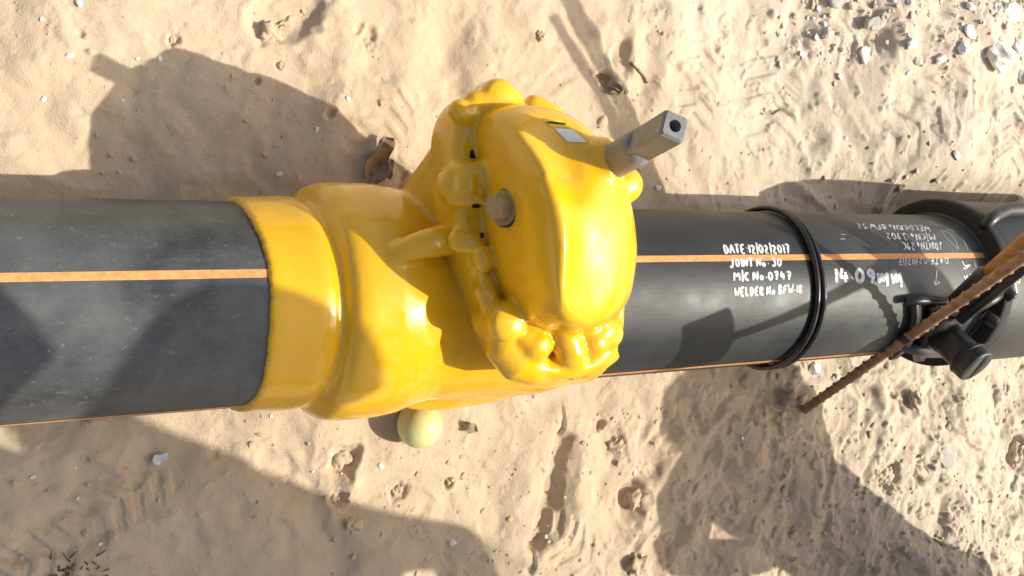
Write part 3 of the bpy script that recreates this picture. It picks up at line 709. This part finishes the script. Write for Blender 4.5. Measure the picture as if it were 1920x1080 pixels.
GREYM = m_black('worn_grey_plastic', (.10, .11, .11), .4, .5)
saddle()

def rods():
    B = drop(1508, 768); P = at_z(1900, 496, 2.48); d = nrm(P - B); L = np.linalg.norm(P - B)
    path = [B - d*.35] + [B + d*(L*1.12)*t for t in np.linspace(0, 1, 150)]
    rr = []
    for i in range(len(path)): rr.append(.088)
    # dense helical ribs
    pts = []; rad = []
    tot = 0; seg = []
    dense = []
    for a, b in zip(path[:-1], path[1:]):
        n = max(1, int(np.linalg.norm(b-a)/.014))
        for i in range(n): dense.append(a + (b-a)*i/n)
    n = 14; rings = []; up = np.array([0, 0, 1.]); s = 0.0
    for i, p in enumerate(dense):
        t = nrm(dense[min(i+1, len(dense)-1)] - dense[max(i-1, 0)]); a = nrm(np.cross(t, [1, 0, 0])); b = np.cross(t, a); s += .014; rg = []
        for j in range(n):
            th = 2*math.pi*j/n; ph = (s/.155 + .35*math.cos(th)) % 1.0; rib = math.exp(-((ph-.5)/.17)**2); lng = math.exp(-(math.sin(th)/.28)**2)
            r = .054 + .030*rib*(1-lng) + .014*lng; rg.append(p + r*(math.cos(th)*a + math.sin(th)*b))
        rings.append(rg)
    m = MB(); m.rings(rings); o = m.build('rusty_rebar', RUST)
    tag(o, 'rusty ribbed steel bar stuck in the sand, leaning across the black pipe', 'rebar')
    # wooden pole with ferrule
    q0 = at_z(1795, 569, 1.30); q1 = at_z(1906, 474, 1.98); d2 = nrm(q1 - q0); l = np.linalg.norm(q1-q0)
    root = empty('wooden_pole', tuple(q0), 'brown wooden pole ending in black ferrule, lying along the rusty bar', 'pole')
    m = MB(); m.tube([q0 - d2*.02, q0, q0 + d2*.5*l, q0 + d2*.56*l, q0 + d2*.565*l], [.12, .14, .165, .17, .15], 28); m.build('ferrule', BLACK, root)
    end = q0 + d2*(l*.5); far = q0 + d2*(l*4.6)
    m = MB(); m.tube([end + (far - end)*t for t in np.linspace(0, 1, 12)], .128, 24); m.build('shaft', WOOD, root)
rods()

# ------------------------------------------------------------------ stones, crumbs, leaf litter
def stone_mesh(name, c, r, sc, material, seed, rough=.30, facet=True):
    rs = np.random.default_rng(seed); bm = bmesh.new(); bmesh.ops.create_icosphere(bm, subdivisions=3 if facet else 4, radius=1.0)
    dirs = rs.normal(size=(13, 3)); dirs /= np.linalg.norm(dirs, axis=1)[:, None]; cut = rs.uniform(.55, .92, 13); ang = rs.uniform(0, 6.28)
    W = rs.normal(size=(14, 3))*np.linspace(1.6, 9, 14)[:, None]; ph = rs.uniform(0, 6.28, 14); am = np.linspace(1, .16, 14)*.11
    for v in bm.verts:
        p = np.array(v.co)
        if facet:
            for dd, k in zip(dirs, cut):
                q = float(np.dot(p, dd))
                if q > k: p = p - dd*(q - k)*.92
        p = p*(1 + (am*np.sin(W @ p + ph)).sum()*(.45 if facet else 1.25))
        x, y = p[0]*sc[0], p[1]*sc[1]; v.co = Vector((x*math.cos(ang) - y*math.sin(ang), x*math.sin(ang) + y*math.cos(ang), p[2]*sc[2])) * r
    vs = [np.array(v.co) + np.array(c) for v in bm.verts]; fs = [tuple(v.index for v in f.verts) for f in bm.faces]; bm.free()
    return link(name, vs, fs, material, None, not facet)
def stone(px, py, rpx, material, label, sc=(1, .8, .6), cat='stone', name='stone', sink=.25, group='loose stones on the sand', seed=None):
    p = drop(px, py); r = .78 * rpx / FPX * np.linalg.norm(p - CAM) / max(.8, (sc[0]+sc[1])/2); gz = ground_z(p[0], p[1])
    o = stone_mesh(name, (p[0], p[1], gz + r*sc[2]*(1 - 2*(sink + (.22 if material is SAND else .06)))), r, sc, material, seed or int(px*7 + py), .9 if material is SAND else .5, material is not SAND)
    tag(o, label, cat, group)
UR = 'in the rubble above the coupler'
stone(1868, 108, 34, CHALK, 'largest white angular stone, near the upper right corner', (1.0, .95, .7))
stone(1806, 91, 16, CHALK, 'smooth white stone just left of the largest white stone')
stone(1617, 105, 19, CHALK, 'upright white chip, leftmost bright stone of the upper right rubble', (.7, 1.1, .6))
stone(1706, 84, 17, CHALK, 'white broken stone directly above two small white pebbles', (1.1, .8, .6))
stone(1721, 116, 12, CHALK, 'small oblong white pebble just under the white broken stone', (.8, 1.1, .6), 'pebble', 'pebble')
stone(1761, 112, 14, CHALK, 'flat pale pebble between the oblong pebble and the smooth white stone', (1.2, .7, .45), 'pebble', 'pebble')
stone(1703, 136, 7, CHALK, 'tiny white pebble below the oblong white pebble', (1, .8, .6), 'pebble', 'pebble')
stone(1573, 143, 9, CHALK, 'small white pebble half sunk beside a dark hollow, left of the rubble', (.8, 1.1, .6), 'pebble', 'pebble')
stone(1630, 44, 25, GREYST, 'grey blue slab of stone at the lip of the upper right hollow', (1.2, .8, .5))
stone(1548, 62, 14, GREYST, 'grey lump of stone left of the grey blue slab', (.9, 1, .6))
stone(1820, 13, 11, CHALK, 'rounded cream pebble at the top edge, right of the hollow', (1.1, .8, .6), 'pebble', 'pebble')
stone(1890, 22, 26, CHALK, 'broad pale stone touching the top right corner', (1.1, .9, .5))
stone(1826, 55, 18, CHALK, 'dusty cream stone between the top edge and the smooth white stone', (1, .9, .4), sink=.4)
stone(1908, 90, 15, CHALK, 'white stone cut by the right edge beside the largest white stone', (.9, 1.1, .6))
stone(1915, 145, 15, GREYST, 'dull stone at the right edge under the largest white stone', (.9, 1.2, .6))
stone(1900, 168, 8, CHALK, 'little white pebble under the dull stone at the right edge', (1, .8, .6), 'pebble', 'pebble')
stone(1565, 6, 16, GREYST, 'greyish stone poking in at the top edge left of the hollow', (1.2, .8, .6))
stone(1706, 4, 10, CHALK, 'pale pebble on the top edge above the hollow', (1.2, .8, .6), 'pebble', 'pebble')
stone(1792, 292, 11, CHALK, 'whitish pebble alone on smooth sand above the coupler', (.7, 1.1, .5), 'pebble', 'pebble')
stone(1524, 691, 20, CHALK, 'white stone on the sand just under the pipe, near the rebar foot', (.9, 1.0, .7))
stone(1570, 707, 9, CHALK, 'small pale pebble between the white stone and the rebar', (1, .8, .6), 'pebble', 'pebble')
stone(1773, 860, 30, GREYST, 'flat grey rock half buried in the lower right bank', (1.0, .75, .30), sink=.40)
stone(1655, 893, 22, SAND, 'round sandy clod, left one of the pair above the long shadow', (1, 1, .7), 'clod', 'clod')
stone(1714, 880, 22, SAND, 'round sandy clod, right one of the pair above the long shadow', (1.1, .9, .6), 'clod', 'clod')
stone(1905, 850, 18, SAND, 'tall sandy clod at the right edge near the lower corner', (.7, 1.4, .7), 'clod', 'clod')
stone(1712, 752, 20, SAND, 'sandy clod casting a wide shadow right of the rebar foot', (.8, 1.2, .7), 'clod', 'clod')
stone(506, 62, 21, SAND, 'big round sandy clod above the shadow of the valve', (1, 1, .75), 'clod', 'clod', .2)
stone(540, 40, 14, SAND, 'long crusty clod right behind the big round clod', (1.6, .7, .5), 'clod', 'clod')
stone(149, 5, 9, CHALK, 'white pebble at the top edge towards the left corner', (.8, 1.1, .6), 'pebble', 'pebble')
for x, y, r, l in ((131, 104, 8, 'pale pebble up and left of the stem shadow'), (300, 110, 6, 'white chip touching the peak of the valve shadow'), (258, 110, 4, 'tiny white chip left of the shadow peak'), (82, 185, 6, 'white pebble far left of the valve shadow'),
                   (594, 243, 7, 'white pebble alone right of the valve shadow'), (652, 186, 7, 'oblong pale pebble on smooth sand left of the gear housing'), (79, 36, 5, 'tiny white chip near the top left corner'), (230, 188, 4, 'pale chip lying inside the valve shadow'),
                   (525, 327, 8, 'pale shell like chip in the shadow next to the yellow collar'), (1233, 352, 8, 'white chip on sand just below the grey spindle'), (62, 893, 6, 'white pebble in the lower left shade'), (142, 877, 3, 'tiny white chip in the lower left shade, right of the pebble'),
                   (145, 934, 4, 'pale chip low in the shade at left'), (1190, 885, 8, 'cream pebble below the pipe near the pocked sand'), (848, 1017, 9, 'grey white pebble near the bottom edge under the ball'), (1022, 1005, 5, 'small white pebble in the ribbed print at the bottom'), (586, 884, 4, 'tiny pebble on lit sand below the collar'), (508, 781, 5, 'small pebble right under the collar edge')):
    stone(x, y, r, CHALK, l, (1, .75, .5), 'pebble', 'pebble', .3, 'small white chips on the sand')
for i, (x, y, r, l) in enumerate(((640, 862, 20, 'crumbled sand clod with dark hollow below the ball'), (745, 922, 17, 'clod of crusted sand below and left of the trough'), (660, 985, 20, 'crusty clod on the edge of the lower left shade'), (846, 902, 12, 'little upright clod between ball and trough'), (628, 935, 15, 'dark cracked clod in its own hollow below the collar'),
                   (1155, 835, 22, 'broken clod in the pocked patch below the pipe'), (1185, 940, 24, 'crumbling clod in the lower pocked patch'), (1195, 1060, 26, 'angular sand lump at the bottom edge right of the ribbed print'), (1480, 752, 16, 'dark lump beside the foot of the rebar'), (325, 72, 9, 'small round clod at the upper left'), (526, 122, 8, 'tiny clod under the big round clod'), (1015, 68, 12, 'clod beside the shadow of the wooden pole'))):
    stone(x, y, r, SAND, l, (1, .85, .6), 'clod', 'clod', .25, 'sand clods')

def crumbs():
    rs = np.random.default_rng(3); bmv = []; bmf = []; mi = []
    ico = bmesh.new(); bmesh.ops.create_icosphere(ico, subdivisions=1, radius=1.0); bv = np.array([v.co[:] for v in ico.verts]); bf = [tuple(v.index for v in f.verts) for f in ico.faces]; ico.free()
    n = 0; k = 0
    while n < 2000 and k < 60000:
        k += 1; px = rs.uniform(-60, 2000); py = rs.uniform(-60, 1140); p = at_z(px, py, GZ); x, y = p[0], p[1]
        if abs(y) < .8: continue
        w = .05 + .55*float(smooth(900, 1900, np.array(px)))*(1.0 if (py > 690 or py < 120) else .45) + (1.1 if (px > 1480 and py < 130) else 0) + (.25 if (600 < px < 1250 and py > 760) else 0)
        cl = .5 + .5*float(fbm(np.array([x]), np.array([y]), .9, 2, 77)[0])
        if rs.random() > w*cl*1.5: continue
        r = .010 + .026*rs.random()**3 + (.034*rs.random()**3 if px > 1450 else 0)
        v = bv*rs.uniform(.6, 1.25, (len(bv), 1))*np.array([rs.uniform(.7, 1.4), rs.uniform(.7, 1.2), rs.uniform(.4, .7)])*r*1.15; a = rs.uniform(0, 6.28)
        v = np.stack([v[:, 0]*math.cos(a) - v[:, 1]*math.sin(a) + x, v[:, 0]*math.sin(a) + v[:, 1]*math.cos(a) + y, v[:, 2] + ground_z(x, y) + r*.25], 1)
        o = len(bmv); bmv += v.tolist(); bmf += [tuple(i + o for i in f) for f in bf]; m = 1 if rs.random() < (.40 if px > 1450 and py < 200 else .04) else 0; mi += [m]*len(bf); n += 1
    o = link('gravel', bmv, bmf, [SAND, CHALK], None, False); o.data.polygons.foreach_set('material_index', mi); tag(o, 'fine sandy crumbs and grit strewn over the sand', 'gravel', kind='stuff')
crumbs()

def leaf(px, py, L, W, deg, label, curl=.35, seed=1, name='dry_leaf', material=LEAF, cat='leaf'):
    rs = np.random.default_rng(seed); p = drop(px, py); a = math.radians(deg); v = []; f = []; nu, nv = 14, 8
    for side in (0, 1):
        for i in range(nu+1):
            for j in range(nv+1):
                u = i/nu; w = (j/nv - .5)*2; wid = W*(math.sin(math.pi*(.06 + .88*u))**.7)*(1 + .25*math.sin(9*u + 3*w + seed))
                x = (u - .5)*L; y = w*wid*.5; z = curl*W*(.55*w*w + .30*math.sin(7*u + 2*w + seed)) + .05 + .22*W*u - side*.012 + .05*W*math.sin(13*w + 5*u)
                X = p[0] + x*math.cos(a) - y*math.sin(a); Y = p[1] + x*math.sin(a) + y*math.cos(a); v.append((X, Y, ground_z(X, Y) + max(z, .004 - side*.02)))
    n = (nu+1)*(nv+1)
    for side in (0, 1):
        for i in range(nu):
            for j in range(nv): q = side*n + i*(nv+1) + j; t = (q, q+nv+1, q+nv+2, q+1); f.append(t if side == 0 else t[::-1])
    edge = [j for j in range(nv+1)] + [i*(nv+1) + nv for i in range(1, nu+1)] + [nu*(nv+1) + j for j in reversed(range(nv))] + [i*(nv+1) for i in reversed(range(1, nu))]
    for a_, b_ in zip(edge, edge[1:] + edge[:1]): f.append((a_, b_, b_ + n, a_ + n))
    tag(link(name, v, f, material), label, cat, 'plant litter on the sand')
leaf(704, 305, .62, .27, 68, 'dark crumpled dry leaf on the sand left of the gear housing', .5, 2)
leaf(730, 318, .24, .06, 80, 'thin dark sliver of dry leaf right of the crumpled one', .6, 3)
leaf(1136, 158, .34, .12, -40, 'curled brown dry leaf above and left of the grey spindle', .6, 4)
leaf(1150, 172, .22, .10, 20, 'broken leaf scrap touching the curled brown leaf', .5, 6)
leaf(1205, 263, .17, .10, 10, 'small brown leaf scrap just left of the spindle tip', .4, 8)
leaf(880, 800, .20, .12, -40, 'brown leaf scrap in the shade touching the ball', .3, 12)
leaf(300, 857, .17, .11, 20, 'flat whitish paper scrap in the shade under the left pipe', .08, 9, 'paper_scrap', WHITE, 'paper scrap')
def twig(pts, r, label):
    m = MB(); P = [drop(*q) for q in pts]; P = [np.array([p[0], p[1], ground_z(p[0], p[1]) + r*.9]) for p in P]; m.tube(P, [r*(1 - .4*i/len(P)) for i in range(len(P))], 8); tag(m.build('twig', LEAF), label, 'twig', 'plant litter on the sand')
twig([(1180, 118), (1190, 126), (1203, 140), (1213, 156)], .022, 'thin dark twig lying above the grey spindle')
twig([(1448, 214), (1462, 206), (1482, 198)], .014, 'short dark twig on the printed sand above the rubber cord')
twig([(1750, 1010), (1762, 1018), (1770, 1024)], .014, 'short reddish twig in the long shadow at lower right')
def grass():
    rs = np.random.default_rng(5); root_p = drop(134, 1074); mb = MB()
    root = empty('grass_tuft', (root_p[0], root_p[1], ground_z(root_p[0], root_p[1])), 'small dark green grass tuft at the bottom left edge', 'grass tuft')
    for k in range(45):
        x = root_p[0] + rs.normal()*.13; y = root_p[1] + rs.normal()*.08; L = rs.uniform(.05, .17); a = rs.uniform(0, 6.28); sp = rs.uniform(.3, 1.0); z = ground_z(x, y); P = []
        for t in (0, .35, .7, 1): P.append(np.array([x + math.cos(a)*sp*L*t, y + math.sin(a)*sp*L*t, z - .01 + L*(t - .45*t*t)*.8]))
        mb.tube(P, [.009, .008, .006, .001], 4)
    mb.build('blades', GRASS, root)
grass()

# ------------------------------------------------------------------ the people standing out of frame, whose shadows fall on the sand and the pipe
SKIN = m_noisy('skin', (.30, .17, .11), (.34, .20, .13), 40, .5)
HAIR = m_noisy('dark_hair', (.012, .010, .009), (.03, .025, .02), 150, .6)
DENIM = m_noisy('dark_blue_trousers', (.04, .05, .08), (.06, .075, .11), 90, .85)
SH1 = m_noisy('khaki_shirt', (.28, .24, .16), (.33, .28, .19), 90, .85); SH2 = m_noisy('grey_shirt', (.20, .21, .22), (.25, .26, .27), 90, .85); SH3 = m_noisy('navy_shirt', (.04, .055, .11), (.06, .075, .14), 90, .85)
BOOT = m_black('brown_boots', (.07, .045, .03), .6, .3); EYE = m_black('eye', (.02, .015, .012), .2, 0)
def person(J, shirt, label, look):
    """J: joints in pipe radii -> one skinned body"""
    V = []; E = []; Rr = []; Sg = []
    def v(p, r): V.append(np.array(p, float)); Rr.append(r); return len(V) - 1
    def e(a, b, reg): E.append((a, b)); Sg.append((a, b, reg))
    g = {k: np.array(p, float) for k, p in J.items()}
    pel = v(g['pelvis'], .92); mid = v((g['pelvis']*.5 + g['chest']*.5), .86); e(pel, mid, 'shirt'); ch = v(g['chest'], 1.02); e(mid, ch, 'shirt')
    nb = v(g['chest']*.32 + g['neck']*.68, .62); e(ch, nb, 'shirt'); nk = v(g['neck'], .40); e(nb, nk, 'skin')
    look = nrm(look); hd = g['head']; ax = nrm(hd - g['neck'])
    jaw = v(hd - ax*.40 + look*.16, .58); e(nk, jaw, 'skin'); cr = v(hd + ax*.28, .74); e(jaw, cr, 'skin'); tp = v(hd + ax*.62, .50); e(cr, tp, 'skin')
    nose = v(hd - ax*.10 + look*.80, .10); e(cr, nose, 'skin')
    side = nrm(np.cross(look, ax))
    for sgn in (-1, 1):
        er = v(hd + side*sgn*.76 - ax*.05, .13); e(cr, er, 'skin')
    for sd in ('l', 'r'):
        sh = v(g['sh_' + sd], .50); e(nb, sh, 'shirt'); el = v(g['el_' + sd], .34); m_ = v((g['sh_' + sd] + g['el_' + sd])/2, .40); e(sh, m_, 'shirt'); e(m_, el, 'shirt')
        wr = v(g['wr_' + sd], .22); m_ = v(g['el_' + sd]*.6 + g['wr_' + sd]*.4, .33); e(el, m_, 'skin'); e(m_, wr, 'skin')
        d = nrm(g['wr_' + sd] - g['el_' + sd]); q = nrm(np.cross(d, [.2, .9, .3])); u = np.cross(q, d)
        pm = v(g['wr_' + sd] + d*.42, .24); e(wr, pm, 'skin')
        for k in range(4):
            o = (k - 1.5)*.145; Lf = (.52, .60, .56, .44)[k]; b0 = v(g['wr_' + sd] + d*.72 + q*o, .078); e(pm, b0, 'skin'); b1 = v(g['wr_' + sd] + d*(.72 + Lf*.5) + q*o*1.1 + u*.06, .07); e(b0, b1, 'skin'); b2 = v(g['wr_' + sd] + d*(.72 + Lf) + q*o*1.1 + u*.2, .055); e(b1, b2, 'skin')
        t0 = v(g['wr_' + sd] + d*.35 - q*.30, .085); e(pm, t0, 'skin'); t1 = v(g['wr_' + sd] + d*.68 - q*.46 + u*.1, .065); e(t0, t1, 'skin')
        hp = v(g['hip_' + sd], .70); e(pel, hp, 'trousers'); kn = v(g['kn_' + sd], .47); m_ = v((g['hip_' + sd] + g['kn_' + sd])/2, .58); e(hp, m_, 'trousers'); e(m_, kn, 'trousers')
        an = v(g['an_' + sd], .30); m_ = v(g['kn_' + sd]*.62 + g['an_' + sd]*.38, .44); e(kn, m_, 'trousers'); e(m_, an, 'trousers')
        fd = nrm(np.array([look[0], look[1], 0])); he = v(g['an_' + sd] - fd*.30 + np.array([0, 0, -.36]), .24); e(an, he, 'boot'); to = v(g['an_' + sd] + fd*1.05 + np.array([0, 0, -.42]), .24); md = v(g['an_' + sd] + fd*.45 + np.array([0, 0, -.30]), .30); e(an, md, 'boot'); e(md, to, 'boot')
    me = bpy.data.meshes.new('person_raw'); me.from_pydata([tuple((p*S).tolist()) for p in V], E, []); me.update()
    o = bpy.data.objects.new('person_raw', me); col.objects.link(o); sk = o.modifiers.new('s', 'SKIN'); sk.use_smooth_shade = True
    for i, r in enumerate(Rr): me.skin_vertices[0].data[i].radius = (r*S, r*S)
    me.skin_vertices[0].data[0].use_root = True
    sb = o.modifiers.new('d', 'SUBSURF'); sb.levels = 2; sb.render_levels = 2
    dg = bpy.context.evaluated_depsgraph_get(); dg.update(); out = bpy.data.meshes.new_from_object(o.evaluated_get(dg)); bpy.data.objects.remove(o)
    root = empty('person', (g['pelvis'][0], g['pelvis'][1], GZ), label, 'person', 'onlookers beside the pipe')
    out.materials.clear(); body = link_me('body', out, [shirt, SKIN, DENIM, BOOT], root)
    idx = {'shirt': 0, 'skin': 1, 'trousers': 2, 'boot': 3}; A = np.array([V[a] for a, b, r in Sg]); Bq = np.array([V[b] for a, b, r in Sg]); rg = [idx[r] for a, b, r in Sg]; off = np.array(root.location)
    rad = np.array([(Rr[a] + Rr[b])/2 for a, b, r in Sg])
    for p in out.polygons:
        c = (np.array(p.center) + off)/S; ab = Bq - A; t = np.clip(((c - A)*ab).sum(1)/(ab*ab).sum(1), 0, 1); dd = np.linalg.norm(A + ab*t[:, None] - c, axis=1) - rad*.6; p.material_index = rg[int(np.argmin(dd))]
    m = MB(); c = hd + ax*.22 - look*.12; rings = []
    for i in range(9):
        th = .12 + 1.55*i/8
        rings.append([c + (ax*math.cos(th)*.92 + (look*math.cos(ph)*.82 + side*math.sin(ph)*.80)*math.sin(th)*(1 if math.cos(ph) < .5 or i < 6 else .96) - ax*(.35*max(0, -math.cos(ph))*i/8)) for ph in np.linspace(0, 2*math.pi, 24, endpoint=False)])
    m.rings(rings); m.build('hair', HAIR, root)
    for sgn in (-1, 1):
        m = MB(); m.ball(hd + look*.66 + side*sgn*.25 + ax*.05, .10, n=12, m=8); m.build('eye', EYE, root)
def shp(gx_, gy_, h): return (gx_ + .90*h, gy_ - .21*h, GZ + h)
person(dict(head=shp(-4.85, -.30, 11.9), neck=shp(-4.4, -1.45, 10.9), chest=shp(-3.3, -2.8, 9.6), pelvis=shp(-.1, -5.3, 7.0),
            sh_l=shp(-1.9, -2.85, 9.9), sh_r=shp(-5.4, -2.5, 10.0), el_l=shp(-.1, -3.3, 8.2), wr_l=shp(.6, -4.7, 6.6), el_r=shp(-6.3, -3.9, 8.2), wr_r=shp(-5.0, -4.5, 6.7),
            hip_l=(7.0, -6.8, 5.5), hip_r=(5.6, -6.8, 5.5), kn_l=(7.2, -6.9, 2.2), kn_r=(5.5, -6.9, 2.2), an_l=(7.3, -7.4, -.62), an_r=(5.4, -7.4, -.62)),
       SH1, 'person in khaki shirt bending over to watch, below the picture under the valve', (-.25, .85, -.45))
person(dict(head=shp(-7.55, .15, 10.2), neck=shp(-7.1, -.85, 9.3), chest=shp(-6.0, -2.1, 8.1), pelvis=shp(-3.0, -4.7, 5.5),
            sh_l=(2.7, -4.1, 6.5), sh_r=(-.3, -3.9, 6.6), el_l=(2.95, -5.2, 4.8), wr_l=(2.6, -4.9, 3.3), el_r=(-.6, -5.0, 4.9), wr_r=(.1, -5.2, 3.5),
            hip_l=(2.6, -6.2, 4.0), hip_r=(1.2, -6.2, 4.0), kn_l=(2.7, -5.9, 1.7), kn_r=(1.0, -5.9, 1.7), an_l=(2.7, -7.2, -.62), an_r=(1.0, -7.2, -.62)),
       SH2, 'person in grey shirt leaning in at the left of the group below the picture', (-.3, .85, -.4))
person(dict(head=shp(4.15, -1.95, 6.6), neck=shp(4.55, -2.6, 5.9), chest=shp(5.3, -3.5, 4.9), pelvis=shp(8.4, -5.2, 2.7),
            sh_l=(11.4, -3.6, 4.9), sh_r=shp(3.65, -2.75, 5.4), el_l=(11.2, -1.35, 7.1), wr_l=(9.70, -.72, 5.70), el_r=shp(3.45, -4.1, 3.9), wr_r=shp(5.6, -4.2, 3.0),
            hip_l=(11.6, -6.0, 1.2), hip_r=(10.2, -5.9, 1.3), kn_l=shp(6.8, -4.6, 2.4), kn_r=shp(5.8, -4.7, 2.3), an_l=(9.9, -6.9, -.62), an_r=(8.6, -6.9, -.62)),
       SH3, 'person in navy shirt squatting at the lower right outside the picture, holding a mallet', (-.8, .35, -.4))

def mallet():
    hd = np.array([4.85, -1.22, 3.80]); gr = np.array([9.30, -.59, 5.60]); d = nrm(gr - hd); q = nrm(np.cross(d, [.9, -.21, 1.0]))
    root = empty('mallet', tuple(hd), 'rubber mallet with wooden handle held over the pipe by the squatting person', 'mallet')
    m = MB(); m.cyl(hd - q*.42, hd + q*.42, .26, 28, .04); m.build('mallet_head', RUBBER, root)
    m = MB(); m.tube([hd - d*.1, hd + d*1.2, hd + d*2.4, gr, gr + d*.35], [.07, .06, .075, .085, .08], 14); m.build('handle', WOOD, root)
mallet()
